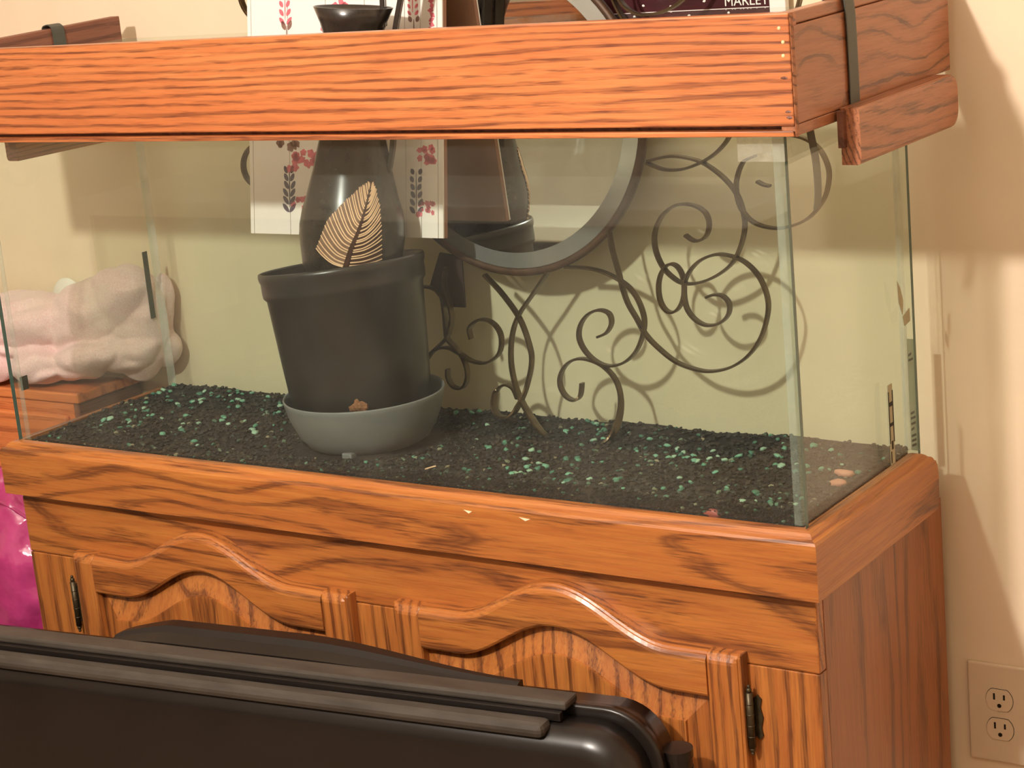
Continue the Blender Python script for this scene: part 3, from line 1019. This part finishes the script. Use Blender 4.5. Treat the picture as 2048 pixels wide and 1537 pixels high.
# ------------------------------------------------------------------ scrolled iron mirror
mc = Vector((.6795, .285 + .03 * .4089, .4089))
mn = Vector((0, -1, .03)).normalized()
mu = Vector((1, 0, 0)); mv = mn.cross(mu).normalized() * -1
if mv.z < 0: mv = -mv
mr = thing('scroll_mirror', (.68, .285, .005), 'large round mirror with dark bronze scrolls leaning at the back of the aquarium', 'mirror')
def ringpts(r, w, n=96): return [mc + mu * (r * math.cos(2 * math.pi * k / n)) + mv * (r * math.sin(2 * math.pi * k / n)) + mn * w for k in range(n)]
def annulus(name, spec, mat, fill=False, smooth=False, n=96):
    vs, fs = [], []
    for r, w in spec: vs += ringpts(r, w, n)
    for i in range(len(spec) - 1):
        for k in range(n):
            k2 = (k + 1) % n
            fs.append((i * n + k, i * n + k2, (i + 1) * n + k2, (i + 1) * n + k))
    if fill:
        fs.append(tuple(range(n))); fs.append(tuple((len(spec) - 1) * n + k for k in range(n)))
    else:
        fs += [((len(spec) - 1) * n + k, (len(spec) - 1) * n + (k + 1) % n, (k + 1) % n, k) for k in range(n)]
    return mesh(name, vs, fs, mat, mr, smooth)
MR = .2005
annulus('mirror_glass', [(MR - .021, .0030), (MR - .021, .0012)], M['mirror'], True)
annulus('mirror_bevel', [(MR - .0209, .0030), (MR, .0008), (MR, -.0006), (MR - .0209, -.0006)], M['bevel'])
annulus('mirror_backing', [(MR + .004, -.0010), (MR + .004, -.0040)], M['dark_back'], True)
annulus('mirror_rim', [(MR + .0005, .0025), (MR + .003, .0045), (MR + .0085, .0040), (MR + .0105, .0010), (MR + .0100, -.0050), (MR + .0045, -.0055), (MR + .0045, -.0008), (MR + .0005, -.0008)], M['mirror_frame'], False, True)
SCROLLS = {
    'A': [(0.6268, 0.2909, 0.1981), (0.6524, 0.2902, 0.1743), (0.6786, 0.2892, 0.1405), (0.6915, 0.2881, 0.1033), (0.6922, 0.2874, 0.08), (0.6814, 0.2864, 0.0471), (0.677, 0.2733, 0.028), (0.6751, 0.259, 0.0189), (0.6683, 0.2506, 0.0148), (0.6535, 0.2531, 0.016), (0.6387, 0.2675, 0.0239), (0.6329, 0.2837, 0.0386), (0.6461, 0.2864, 0.0483), (0.6598, 0.2862, 0.0442), (0.6718, 0.2782, 0.0322)],
    'B': [(0.73, 0.2912, 0.2071), (0.7039, 0.2903, 0.1762), (0.6773, 0.2893, 0.1448), (0.6644, 0.2885, 0.1165), (0.6595, 0.2874, 0.0811), (0.6636, 0.2865, 0.0489), (0.6788, 0.2761, 0.0303), (0.7047, 0.2554, 0.0171), (0.7378, 0.2287, 0.0066), (0.758, 0.2243, -0.0028), (0.7806, 0.2241, -0.0089), (0.8067, 0.2241, -0.0091), (0.8298, 0.2243, -0.0029), (0.8419, 0.2351, 0.0087), (0.8365, 0.2639, 0.0217), (0.828, 0.2857, 0.0425), (0.8216, 0.287, 0.0662), (0.8044, 0.2875, 0.0831), (0.7836, 0.2877, 0.0905), (0.7638, 0.2877, 0.0905), (0.7471, 0.2875, 0.0818), (0.7368, 0.287, 0.0667), (0.7356, 0.2866, 0.0521), (0.7441, 0.2845, 0.04), (0.7579, 0.2816, 0.0358), (0.7662, 0.2852, 0.0413), (0.7696, 0.2868, 0.0586)],
    'C': [(0.7991, 0.2887, 0.1219), (0.8126, 0.2888, 0.1282), (0.821, 0.2892, 0.1413), (0.8177, 0.2896, 0.1538), (0.8025, 0.2897, 0.1574), (0.7856, 0.2895, 0.1505), (0.7734, 0.2891, 0.1363), (0.77, 0.2886, 0.119), (0.7779, 0.2881, 0.1022), (0.7934, 0.2877, 0.0894), (0.8126, 0.2875, 0.0842), (0.8356, 0.2877, 0.0898), (0.8554, 0.2882, 0.1064), (0.8671, 0.2889, 0.1295), (0.8701, 0.2895, 0.1492), (0.8637, 0.2901, 0.1711), (0.8522, 0.2906, 0.1874), (0.837, 0.2909, 0.1979), (0.8153, 0.2912, 0.207), (0.7897, 0.2914, 0.2118), (0.757, 0.2914, 0.2122)],
    'D': [(0.8258, 0.2929, 0.2627), (0.8293, 0.2921, 0.2366), (0.8362, 0.2913, 0.209), (0.841, 0.2906, 0.187), (0.8476, 0.29, 0.1677), (0.859, 0.2895, 0.1487), (0.8702, 0.2889, 0.1296), (0.887, 0.2884, 0.1132), (0.9124, 0.2879, 0.0957), (0.9397, 0.2876, 0.0875), (0.9641, 0.2876, 0.0862), (0.9917, 0.2878, 0.0934), (1.0165, 0.2883, 0.1098), (1.0355, 0.2891, 0.1351), (1.0458, 0.29, 0.1651), (1.0454, 0.2906, 0.1864), (1.0369, 0.2912, 0.2074), (1.0225, 0.2917, 0.2229), (1.0054, 0.292, 0.2317), (0.9818, 0.2921, 0.2351), (0.9605, 0.2919, 0.2291), (0.9447, 0.2915, 0.2179), (0.933, 0.291, 0.2012), (0.9303, 0.2905, 0.1834), (0.9329, 0.29, 0.1657), (0.9428, 0.2896, 0.1524), (0.9585, 0.2893, 0.145), (0.9768, 0.2894, 0.1477), (0.9903, 0.2898, 0.1587), (0.9932, 0.2902, 0.1731), (0.9848, 0.2905, 0.1828), (0.9729, 0.2905, 0.1842), (0.9621, 0.2904, 0.1805)],
    'O': [(0.9308, 0.2907, 0.1908), (0.9297, 0.2905, 0.1827), (0.9274, 0.2903, 0.1752), (0.924, 0.2901, 0.1687), (0.9199, 0.2899, 0.1636), (0.9152, 0.2898, 0.1603), (0.9103, 0.2898, 0.159), (0.9055, 0.2898, 0.1598), (0.9012, 0.2899, 0.1628), (0.8977, 0.29, 0.1676), (0.8951, 0.2902, 0.1739), (0.8938, 0.2904, 0.1814), (0.8937, 0.2907, 0.1894), (0.8948, 0.2909, 0.1975), (0.8972, 0.2912, 0.2051), (0.9006, 0.2913, 0.2116), (0.9048, 0.2915, 0.2166), (0.9094, 0.2916, 0.2198), (0.9143, 0.2916, 0.221), (0.919, 0.2916, 0.2201), (0.9233, 0.2915, 0.2172), (0.9268, 0.2914, 0.2124), (0.9293, 0.2912, 0.2061), (0.9307, 0.291, 0.1987), (0.9308, 0.2907, 0.1908)],
    'E': [(0.9366, 0.2927, 0.2581), (0.9497, 0.2925, 0.2509), (0.9645, 0.2927, 0.2561), (0.9709, 0.2932, 0.2722), (0.9655, 0.2936, 0.2876), (0.948, 0.2939, 0.2958), (0.9252, 0.2939, 0.295), (0.9051, 0.2935, 0.2818), (0.8931, 0.2928, 0.2599), (0.8929, 0.2921, 0.2382), (0.9017, 0.2915, 0.2171), (0.9162, 0.2911, 0.2034), (0.9312, 0.2909, 0.1968), (0.9526, 0.291, 0.1986), (0.9773, 0.2912, 0.2081), (0.999, 0.2917, 0.2235), (1.0119, 0.2923, 0.2438), (1.019, 0.293, 0.2652), (1.0194, 0.2935, 0.2849), (1.0112, 0.2943, 0.3098), (0.9933, 0.2949, 0.3306), (0.9676, 0.2954, 0.3476), (0.9441, 0.2956, 0.3542), (0.92, 0.2957, 0.3558), (0.889, 0.2955, 0.3503)],
    'F': [(0.8873, 0.2954, 0.3476), (0.9098, 0.2952, 0.3401), (0.9341, 0.2952, 0.3396), (0.9555, 0.2953, 0.345), (0.9769, 0.2956, 0.3547), (0.9924, 0.296, 0.3659), (1.0049, 0.2964, 0.3802), (1.0149, 0.2971, 0.4033), (1.022, 0.2978, 0.4263)],
    'G': [(1.0383, 0.2957, 0.3562), (1.0221, 0.2955, 0.349), (1.0129, 0.2949, 0.3307), (1.0107, 0.2944, 0.3124), (1.0166, 0.2937, 0.2915), (1.0326, 0.2933, 0.2754), (1.0583, 0.2931, 0.2691), (1.0827, 0.2932, 0.2721), (1.1058, 0.2935, 0.2824), (1.1233, 0.294, 0.3006), (1.1319, 0.2946, 0.3185), (1.1339, 0.2952, 0.3414), (1.1233, 0.2959, 0.3642), (1.1045, 0.2963, 0.3769), (1.0795, 0.2965, 0.3822)],
    'G2': [(1.0396, 0.2948, 0.3256), (1.0475, 0.2947, 0.3218), (1.0557, 0.2946, 0.32)],
    'H': [(0.5971, 0.2883, 0.1087), (0.5959, 0.2887, 0.125), (0.6139, 0.2891, 0.1364), (0.6346, 0.289, 0.1327), (0.6463, 0.2885, 0.1156), (0.6414, 0.2878, 0.0918), (0.6197, 0.2873, 0.0773), (0.596, 0.2873, 0.078), (0.5772, 0.2876, 0.0868), (0.5599, 0.2878, 0.0939), (0.5435, 0.2878, 0.0931), (0.5281, 0.2876, 0.0856), (0.5136, 0.2871, 0.0696)],
    'I': [(0.5213, 0.2903, 0.1783), (0.5393, 0.2903, 0.1766), (0.5528, 0.29, 0.1676), (0.5559, 0.2893, 0.1439), (0.556, 0.2886, 0.1201), (0.5575, 0.2882, 0.1067), (0.5707, 0.2878, 0.0939), (0.5818, 0.2874, 0.0796), (0.5862, 0.2869, 0.0619), (0.5822, 0.2864, 0.0466), (0.5724, 0.2862, 0.0384), (0.56, 0.2862, 0.0407), (0.5528, 0.2866, 0.0523), (0.5533, 0.2869, 0.0644)],
    'J': [(0.5639, 0.2912, 0.2064), (0.5587, 0.2905, 0.1826), (0.5646, 0.2898, 0.1591), (0.5669, 0.2891, 0.1355), (0.558, 0.2883, 0.1112), (0.54, 0.2879, 0.0953), (0.5223, 0.2875, 0.0822)],
    'K': [(0.8514, 0.302, 0.5675), (0.8544, 0.3015, 0.5492), (0.8619, 0.301, 0.5337), (0.8696, 0.3006, 0.5212), (0.8756, 0.3002, 0.5058)],
    'L': [(0.854, 0.3022, 0.5734), (0.863, 0.3015, 0.5488), (0.8777, 0.301, 0.5348), (0.8972, 0.3009, 0.5292), (0.9255, 0.301, 0.5329), (0.9505, 0.3013, 0.5449), (0.969, 0.302, 0.5677)],
    'N': [(1.1121, 0.3018, 0.5606), (1.106, 0.3011, 0.538), (1.0988, 0.3006, 0.5211), (1.0851, 0.3001, 0.5043)],
    'Q': [(0.3745, 0.3022, 0.5739), (0.3678, 0.3019, 0.5621), (0.3577, 0.3016, 0.5518), (0.3446, 0.3013, 0.5437), (0.3294, 0.3011, 0.5383), (0.3131, 0.3011, 0.5359), (0.2967, 0.3011, 0.5368), (0.2812, 0.3012, 0.541), (0.2677, 0.3014, 0.5481), (0.2571, 0.3017, 0.5577), (0.2501, 0.3021, 0.5693), (0.2472, 0.3025, 0.5819), (0.2485, 0.3028, 0.5949), (0.254, 0.3032, 0.6073), (0.2633, 0.3035, 0.6183), (0.2757, 0.3038, 0.6272), (0.2904, 0.304, 0.6335), (0.3065, 0.3041, 0.6367), (0.3229, 0.3041, 0.6368), (0.3385, 0.304, 0.6336), (0.3525, 0.3038, 0.6276), (0.3639, 0.3036, 0.619), (0.3721, 0.3032, 0.6083), (0.3765, 0.3029, 0.5963), (0.377, 0.3025, 0.5837)],
    'R': [(0.2935, 0.2951, 0.3383), (0.2895, 0.2949, 0.3304), (0.2835, 0.2947, 0.3235), (0.2758, 0.2945, 0.3179), (0.2669, 0.2944, 0.314), (0.2574, 0.2944, 0.312), (0.2479, 0.2944, 0.3121), (0.239, 0.2944, 0.3143), (0.2314, 0.2946, 0.3185), (0.2254, 0.2947, 0.3244), (0.2215, 0.2949, 0.3316), (0.2199, 0.2952, 0.3396), (0.2208, 0.2954, 0.3479), (0.2241, 0.2957, 0.3561), (0.2295, 0.2959, 0.3634), (0.2368, 0.2961, 0.3696), (0.2453, 0.2962, 0.3741), (0.2546, 0.2963, 0.3767), (0.2641, 0.2963, 0.3773), (0.2732, 0.2963, 0.3758), (0.2813, 0.2962, 0.3723), (0.2879, 0.296, 0.3671), (0.2925, 0.2958, 0.3605), (0.295, 0.2956, 0.3529), (0.2951, 0.2953, 0.3447)]}
for k, pts in SCROLLS.items():
    ribbon('scroll', pts, .0105, .0034, mn, M['iron'], mr, 6)
mesh('corner_plate', [Vector((x, .296 + w, z)) for w in (0, .003) for x, z in ((.530, .178), (.552, .225), (.588, .220), (.586, .150), (.556, .150))],
     [(0, 1, 2, 3, 4), (9, 8, 7, 6, 5)] + [(k, (k + 1) % 5, (k + 1) % 5 + 5, k + 5) for k in range(5)], M['dark_back'], mr)

# ------------------------------------------------------------------ hood
hd = thing('aquarium_hood', (W / 2, .15, .427), 'oak canopy hood frame on top of the aquarium, split at its right corner', 'hood')
HX0, HX1 = -.024, 1.2485
HB, HT = .4265, .5505
fp = box('front_panel', (HX0, HX1, -.020, -.002, .4372, HT), M['hood_front'], hd, .0016)
box('front_lip', (HX0, HX1 - .001, -.0205, -.002, HB, .4326), M['hood_lip'], hd, .0012)
box('front_groove', (HX0, HX1 - .002, -.0065, -.003, .4322, .4378), M['hood_inner'], hd)
for nx_, nz_ in ((1.2375, .5355), (1.2410, .5215), (1.2405, .508)):
    bm = bmesh.new()
    bmesh.ops.create_uvsphere(bm, u_segments=10, v_segments=6, radius=.0021, matrix=Matrix.Translation((nx_, -.0198, nz_)) @ Matrix.Diagonal((1, .5, 1, 1)))
    from_bm('nail_head', bm, M['nail'], fp, True)
for nx_, nz_ in ((1.2400, .486), (1.2420, .452), (1.2435, .446)):
    me = pebble_mesh('splinter', int(nz_ * 1000), 1)
    me.transform(Matrix.Translation((nx_, -.0200, nz_)) @ Matrix.Diagonal((.004, .001, .0028, 1)))
    add('splinter_hole', me, M['hood_inner'], fp)
# right side: splayed outwards and rising a little to the back
th_ = math.atan2(.0165, .371)
def rs(co):
    v = co.y + .018; u = co.x - HX1
    return Vector((HX1 + .0016 + u * math.cos(th_) + v * math.sin(th_), -.0178 + v * math.cos(th_) - u * math.sin(th_), co.z + v * .022))
SB = .352
sp_ = box('side_panel', (HX1 - .018, HX1 - .0002, -.018, SB, .4385, .5368), M['hood_side'], hd, .0012, xf=rs)
box('side_top_lip', (HX1 - .018, HX1 - .0024, -.017, SB, .5372, HT), M['hood_side'], hd, .002, 2, xf=rs)
box('side_lip', (HX1 - .018, HX1 - .001, -.018, .118, HB, .4381), M['hood_side'], hd, .0012, xf=rs)
random.seed(3)
# rough torn edge of veneer at the corner
rg = []
zz = .440
vs = []
for i in range(24):
    z_ = HB + (HT - HB) * i / 23
    w_ = .0012 + .0022 * random.random()
    vs.append((Vector((HX1 + .0016, -.0188, z_)), Vector((HX1 + .0016 - .001, -.0192 - w_ * .3, z_)), Vector((HX1 + .0016 + .0012, -.0176 + w_, z_))))
V = [p for t in vs for p in t]; F = []
for i in range(23):
    a = i * 3; b = a + 3
    F += [(a, a + 1, b + 1, b), (a + 1, a + 2, b + 2, b + 1), (a + 2, a, b, b + 2)]
F += [(0, 2, 1), (69, 70, 71)]
mesh('split_edge', V, F, M['block'], hd)
def ls(co):
    return Vector((co.x, co.y, co.z + (co.y + .02) * .030))
box('side_panel', (HX0, HX0 + .018, -.0015, .316, HB + .012, HT + .002), M['hood_inner'], hd, .0012, xf=ls)

def block(side):
    """Loose length of rail with rounded ends hanging at the hood's end."""
    R, y0_, y1_, za, zb_ = .018, .070, (.318 if side > 0 else .292), .381, .4405
    pts = []
    def arc(cy, cz, a0, a1, r):
        for i in range(7):
            a = a0 + (a1 - a0) * i / 6
            pts.append((cy + r * math.cos(a), cz + r * math.sin(a)))
    pts.append((y0_, za))
    arc(y1_ - R, za + R, -math.pi / 2, 0, R); arc(y1_ - R, zb_ - R, 0, math.pi / 2, R)
    pts.append((y0_, zb_))
    rings = []
    for o, ins in ((.0015, 0), (.0195, 0), (.0225, .0015), (.024, .005)):
        cy, cz = (y0_ + y1_) / 2, (za + zb_) / 2
        ring = []
        for y, z in pts:
            yy = y if abs(y - y0_) < 1e-6 else cy + (y - cy) * (1 - ins / (y1_ - cy))
            zz = cz + (z - cz) * (1 - ins / (zb_ - cz))
            ring.append(Vector((o, yy, zz)))
        rings.append(ring)
    def xf(v):
        if side > 0:
            return rs(Vector((HX1 + v.x + .0012, v.y, v.z)))
        return Vector((HX0 - v.x - .0012, v.y + .03, v.z + .001))
    rings = [[xf(v) for v in r] for r in rings]
    root = thing('loose_rail', tuple(xf(Vector((.012, .18, .381)))), 'oak rail block with rounded end strapped under the hood\'s right side' if side > 0 else 'oak rail block with rounded end hanging below the hood\'s left side', 'wood block', 'loose oak rails strapped to the hood')
    sweep('rail_body', rings, M['block'], root)
    st_ = [xf(Vector((x, y, z))) for x in (.0016, .0085) for y, z in ((y0_ - .007, .400), (y0_ + .0005, .400), (y0_ + .0005, .4385), (y0_ - .007, .4385))]
    mesh('rail_tongue', st_, [(0, 1, 2, 3), (7, 6, 5, 4), (0, 4, 5, 1), (1, 5, 6, 2), (2, 6, 7, 3), (3, 7, 4, 0)], M['hood_inner'], root)
block(1); block(-1)

def strap(pts, nrm, label, tail=None):
    t = thing('strap', tuple(pts[len(pts) // 2]), label, 'strap', 'dark straps around the hood ends')
    ribbon('strap_band', pts, .023, .0016, nrm, M['strap'], t, 5)
    return t
def q(u, v, z): return rs(Vector((HX1 + u, v, z)))
s1 = strap([q(-.024, .098, .46), q(-.0225, .099, .52), q(-.021, .100, .5495), q(-.012, .102, .5545), q(-.002, .104, .5525), q(.0016, .106, .540), q(.0016, .108, .49), q(.0016, .108, .450), q(.0016, .107, .4375), q(-.003, .106, .4340), q(-.010, .106, .4335)], (0, 1, 0), 'dark strap wrapped over the hood\'s right side panel')
ribbon('strap_reflection', [Vector((1.212, .088, .440)), Vector((1.2125, .090, .415)), Vector((1.2155, .093, .385)), Vector((1.2135, .099, .352)), Vector((1.209, .103, .330))], .016, .0014, (0, 1, 0), M['strap'], s1, 5)  # reflection of the strap in the right pane, modelled as a solid band
s2 = strap([Vector((HX0 - .003, .19, .47)), Vector((HX0 - .002, .19, .53)), Vector((HX0 - .001, .19, .5575)), Vector((HX0 + .006, .19, .5635)), Vector((HX0 + .015, .19, .5625)), Vector((HX0 + .0198, .19, .552)), Vector((HX0 + .0198, .19, .50)), Vector((HX0 + .0198, .19, .455))], (0, 1, 0), 'dark strap wrapped over the hood\'s left side panel')

# ------------------------------------------------------------------ picture behind the hood
pc = thing('wall_picture', (.92, .36, .517), 'dark maroon picture with white lettering behind the mirror', 'picture')
box('print', (.775, 1.046, .352, .3615, .517, .80), M['poster'], pc)
box('print_border', (.775, 1.040, .3512, .3519, .5275, .5284), M['poster_white'], pc)
box('print_margin', (1.0405, 1.062, .3515, .3615, .5175, .80), M['poster_white'], pc, .001)
text('lettering', 'MARLEY', .0165, M['poster_white'], pc, Matrix.Translation((1.010, .3514, .5312)) @ Matrix.Rotation(math.pi / 2, 4, 'X'))
for fx, fz in ((.852, .5235), (.866, .5365), (.93, .5218), (.9525, .5385), (.985, .5232), (.905, .534)):
    me = pebble_mesh('light_fleck', int(fx * 777), 1)
    me.transform(Matrix.Translation((fx, .3516, fz)) @ Matrix.Diagonal((.0022, .0004, .0026, 1)))
    add('light_fleck', me, M['poster_white'], pc)

# ------------------------------------------------------------------ wall outlet
ol = thing('wall_outlet', (1.291, WALL, -.355), 'ivory double wall outlet right of the cabinet', 'outlet')
ox0, ox1, oz0, oz1 = 1.2535, 1.3365, -.4205, -.289
box('cover_plate', (ox0, ox1, WALL - .006, WALL, oz0, oz1), M['outlet'], ol, .0028, 3)
ocx = (ox0 + ox1) / 2
for cz in (-.3355, -.3745):
    vs, n = [], 40
    for w in (.0063, .0075):
        for k in range(n):
            a = 2 * math.pi * k / n
            x, z = .0172 * math.cos(a), .0172 * math.sin(a)
            z = max(-.0142, min(.0142, z))
            vs.append((ocx + x, WALL - w, cz + z))
    fs = [tuple(range(n)), tuple(range(n, 2 * n))[::-1]] + [(k, (k + 1) % n, (k + 1) % n + n, k + n) for k in range(n)]
    rc = mesh('receptacle', vs, fs, M['outlet'], ol)
    # dark seam around the face
    vs = [(ocx + (v[0] - ocx) * 1.035, WALL - (.0058 if i < n else .0064), cz + (v[2] - cz) * 1.04) for i, v in enumerate(vs)]
    mesh('seam', vs, fs, M['slot'], rc)
    for dx, h in ((-.0064, .0042), (.0064, .0034)):
        box('slot', (ocx + dx - .0012, ocx + dx + .0012, WALL - .0079, WALL - .0070, cz + .0045 - h, cz + .0045 + h), M['slot'], rc)
    bm = bmesh.new()
    bmesh.ops.create_cone(bm, cap_ends=True, segments=16, radius1=.0027, radius2=.0027, depth=.0009, matrix=Matrix.Translation((ocx, WALL - .0075, cz - .0072)) @ Matrix.Rotation(math.pi / 2, 4, 'X'))
    from_bm('ground_hole', bm, M['slot'], rc)
bm = bmesh.new()
bmesh.ops.create_cone(bm, cap_ends=True, segments=16, radius1=.003, radius2=.003, depth=.0012, matrix=Matrix.Translation((ocx, WALL - .0064, -.355)) @ Matrix.Rotation(math.pi / 2, 4, 'X'))
from_bm('screw', bm, M['outlet'], ol)

# ------------------------------------------------------------------ left: dresser, blanket, night light, inflatable
ds = thing('dresser', (-.46, .28, FLOOR), 'orange wooden dresser left of the aquarium under the pink blanket', 'dresser')
box('dresser_top', (-.83, -.112, .222, .362, -.016, .0005), M['dresser'], ds, .003)
box('dresser_body', (-.82, -.1285, .226, .360, FLOOR, -.0165), M['dresser'], ds, .002)
box('dresser_side_shaded', (-.128, -.116, .226, .360, FLOOR, -.0165), M['hood_inner'], ds, .002)  # shade on the dresser's right side, put into the colour with darker wood
for z_ in (-.25, -.49, -.73):
    dw = box('drawer', (-.80, -.138, .215, .2255, z_, z_ + .215), M['dresser'], ds, .004)
    for kx in (-.62, -.31):
        bm = bmesh.new()
        bmesh.ops.create_uvsphere(bm, u_segments=14, v_segments=8, radius=.013, matrix=Matrix.Translation((kx, .205, z_ + .11)))
        from_bm('knob', bm, M['hinge'], dw, True)

bm = bmesh.new()
def ell(c, r, rot=(0, 0, 0)):
    m = Matrix.Translation(c) @ Matrix.Rotation(rot[2], 4, 'Z') @ Matrix.Rotation(rot[1], 4, 'Y') @ Matrix.Rotation(rot[0], 4, 'X') @ Matrix.Diagonal((*r, 1))
    bmesh.ops.create_icosphere(bm, subdivisions=4, radius=1, matrix=m)
ell((-.43, .285, .098), (.17, .068, .046), (0, .04, 0))
ell((-.27, .275, .098), (.12, .072, .046), (0, -.08, 0))
ell((-.33, .262, .066), (.15, .058, .020), (0, .03, 0))
ell((-.40, .255, .036), (.16, .050, .032))
ell((-.215, .245, .034), (.055, .040, .030))
ell((-.30, .225, .035), (.040, .022, .030))
ell((-.14, .295, .105), (.095, .058, .060), (0, -.35, 0))
ell((-.085, .305, .130), (.080, .050, .050), (0, -.5, 0))
ell((-.055, .315, .085), (.055, .040, .085), (0, .25, 0))
ell((-.13, .275, .045), (.085, .045, .030), (0, -.28, 0))
ell((-.06, .300, .052), (.060, .040, .030), (0, -.35, 0))
ell((-.035, .342, .105), (.030, .022, .065), (0, .3, 0))
ell((-.028, .342, .050), (.032, .022, .030), (0, -.2, 0))
for v in bm.verts:
    p = v.co
    cr = abs(noise.noise(Vector((p.x * 11 + p.z * 9, p.y * 10, p.z * 22 - p.x * 8))))
    v.co = p + Vector((0, -.030, .016)) * (min(cr, .35) - .22) + Vector((0, 0, 1)) * .004 * noise.noise(p * 30) + Vector((1, -1, 0)) * .003 * noise.noise(p * 40 + Vector((4, 4, 4)))
    v.co.y = min(v.co.y, .366)
    if v.co.y < .320: v.co.x = min(v.co.x, -.003)
    if v.co.x < -.115: v.co.z = max(v.co.z, .0010)
bl = from_bm('blanket', bm, M['blanket'], None, True)
rm = bl.modifiers.new('one_surface', 'REMESH'); rm.mode = 'VOXEL'; rm.voxel_size = .0026; rm.use_smooth_shade = True
sm = bl.modifiers.new('soften', 'SMOOTH'); sm.iterations = 1; sm.factor = .5
tag(bl, 'soft pink fleece blanket folded in a heap beside the aquarium', 'blanket')

nl = thing('night_light', (-.236, WALL, .12), 'round milky white night light on the wall behind the blanket', 'night light')
bm = bmesh.new()
bmesh.ops.create_uvsphere(bm, u_segments=32, v_segments=16, radius=1, matrix=Matrix.Translation((-.236, WALL - .022, .113)) @ Matrix.Diagonal((.036, .010, .040, 1)))
from_bm('diffuser', bm, M['night'], nl, True)
box('plug_body', (-.256, -.216, WALL - .018, WALL, .06, .11), M['night'], nl, .004)

bm = bmesh.new()
bmesh.ops.create_icosphere(bm, subdivisions=5, radius=1)
for v in bm.verts:
    p = v.co.copy()
    v.co = Vector((p.x * .155, p.y * .082, p.z * .185)) * (1 + .06 * noise.noise(p * 2.3) - .10 * abs(noise.noise(p * 3.1 + Vector((3, 1, 2)))) - .05 * abs(noise.noise(p * 7))) + Vector((-.172, .094, -.262))
    v.co.x = min(v.co.x, -.0095); v.co.y = min(v.co.y, .176)
ib = thing('inflatable', (-.172, .094, -.447), 'shiny magenta inflatable vinyl toy beside the cabinet', 'inflatable toy')
from_bm('vinyl_body', bm, M['magenta'], ib, True)
ribbon('seam', [Vector((-.172 + .1565 * math.cos(a), .094 - .084 * math.sin(a) * .55, -.262 + .150 * math.sin(a))) for a in [math.pi * (.02 + .96 * i / 14) for i in range(15)]], .006, .002, (0, 1, 0), M['magenta'], ib, 3)

# ------------------------------------------------------------------ black plastic case in front of the cabinet
cs = thing('plastic_case', (.55, -.16, FLOOR), 'glossy black plastic case with rounded corners in front of the cabinet', 'case')
cdir = Vector((.843, .0965, 0)).normalized(); cnor = Vector((-cdir.y, cdir.x, 0))
CO = Vector((.984, -.137, -.197))
def cp(u, v, z): return CO + cdir * u + cnor * v + Vector((0, 0, z))
def rounded_slab(name, u0, u1, z0_, z1_, v0, v1, R, mat, edge=.012, parent=cs):
    """Slab whose outline in (u, z) has round top corners and a softened rim."""
    def outline(ins):
        r = max(.002, R - ins)
        L = []
        for cu, a0 in ((u1 - ins - r, 0), (u0 + ins + r, math.pi / 2)):
            for i in range(11):
                a = a0 + math.pi / 2 * i / 10
                L.append((cu + r * math.cos(a), z1_ - ins - r + r * math.sin(a)))
        L.append((u0 + ins, z0_)); L.append((u1 - ins, z0_))
        return L
    rings = []
    for i in range(6):
        a = math.pi / 2 * i / 5
        rings.append([cp(u, v0 + edge * (1 - math.sin(a)), z) for u, z in outline(edge * (1 - math.cos(a)))][::1] if False else [cp(u, v0 + edge * (1 - math.sin(math.pi / 2 - a)), z) for u, z in outline(edge * (1 - math.sin(a)))])
    rings.append([cp(u, v1, z) for u, z in outline(0)])
    return sweep(name, rings, mat, parent, True)
FB = FLOOR - CO.z
rounded_slab('case_shell', -1.33, .092, FB + .012, -.012, -.030, .022, .062, M['case'], .030)
rounded_slab('case_rim', -1.345, .104, FB + .010, .000, .0225, .034, .068, M['case'], .004)
rounded_slab('case_back', -1.33, .098, FB + .012, -.006, .0345, .070, .062, M['case'], .004)
for u in (-1.2, -.05):
    box('case_foot', (u - .03, u + .03, -.02, .06, FB, FB + .0115), M['case'], cs, .003, xf=lambda c: cp(c.x, c.y, c.z))
def cbox(name, u0, u1, v0, v1, za, zb_, mat, bev=.002):
    return box(name, (u0, u1, v0, v1, za, zb_), mat, cs, bev, xf=lambda c: cp(c.x, c.y, c.z))
cbox('hinge_ledge', -1.30, .0, .004, .036, -.0005, .010, M['case_dusty'], .003)
cbox('hinge_slot', -1.30, -.004, -.004, .004, -.010, .0005, M['case'], .001)
cbox('front_lip', -1.30, -.014, -.031, -.004, -.022, -.004, M['case_dusty'], .007)
# arched carrying bulge behind the ledge
rings = []
for i in range(61):
    t = i / 60
    u = -.665 + .585 * t
    hh = min(1, (t / .07) ** .6 * .62 + t * 1.1) * (1 - smoothstep((t - .45) / .57)) + .02
    top = .009 + .014 * hh
    b_ = .030 * hh
    rings.append([cp(u, .037, -.004), cp(u, .037, top * .45), cp(u, .040 + b_ * .5, top * .72), cp(u, .042 + b_ * .5, top * .62), cp(u, .047 + b_ * .6, top * .95), cp(u, .052 + b_, top), cp(u, .056 + b_, top * .8), cp(u, .056 + b_, -.004)])
sweep('arched_grip', rings, M['case'], cs, False)
bm = bmesh.new()
for k, (zz_, r_, h_) in enumerate(((-.085, .017, .060), (-.058, .0185, .010), (-.078, .0182, .004), (-.092, .0182, .004), (-.106, .0182, .004))):
    c_ = cp(.108, .055, zz_)
    bmesh.ops.create_cone(bm, cap_ends=True, segments=24, radius1=r_, radius2=r_, depth=h_, matrix=Matrix.Translation(c_))
from_bm('side_knob', bm, M['case'], cs)
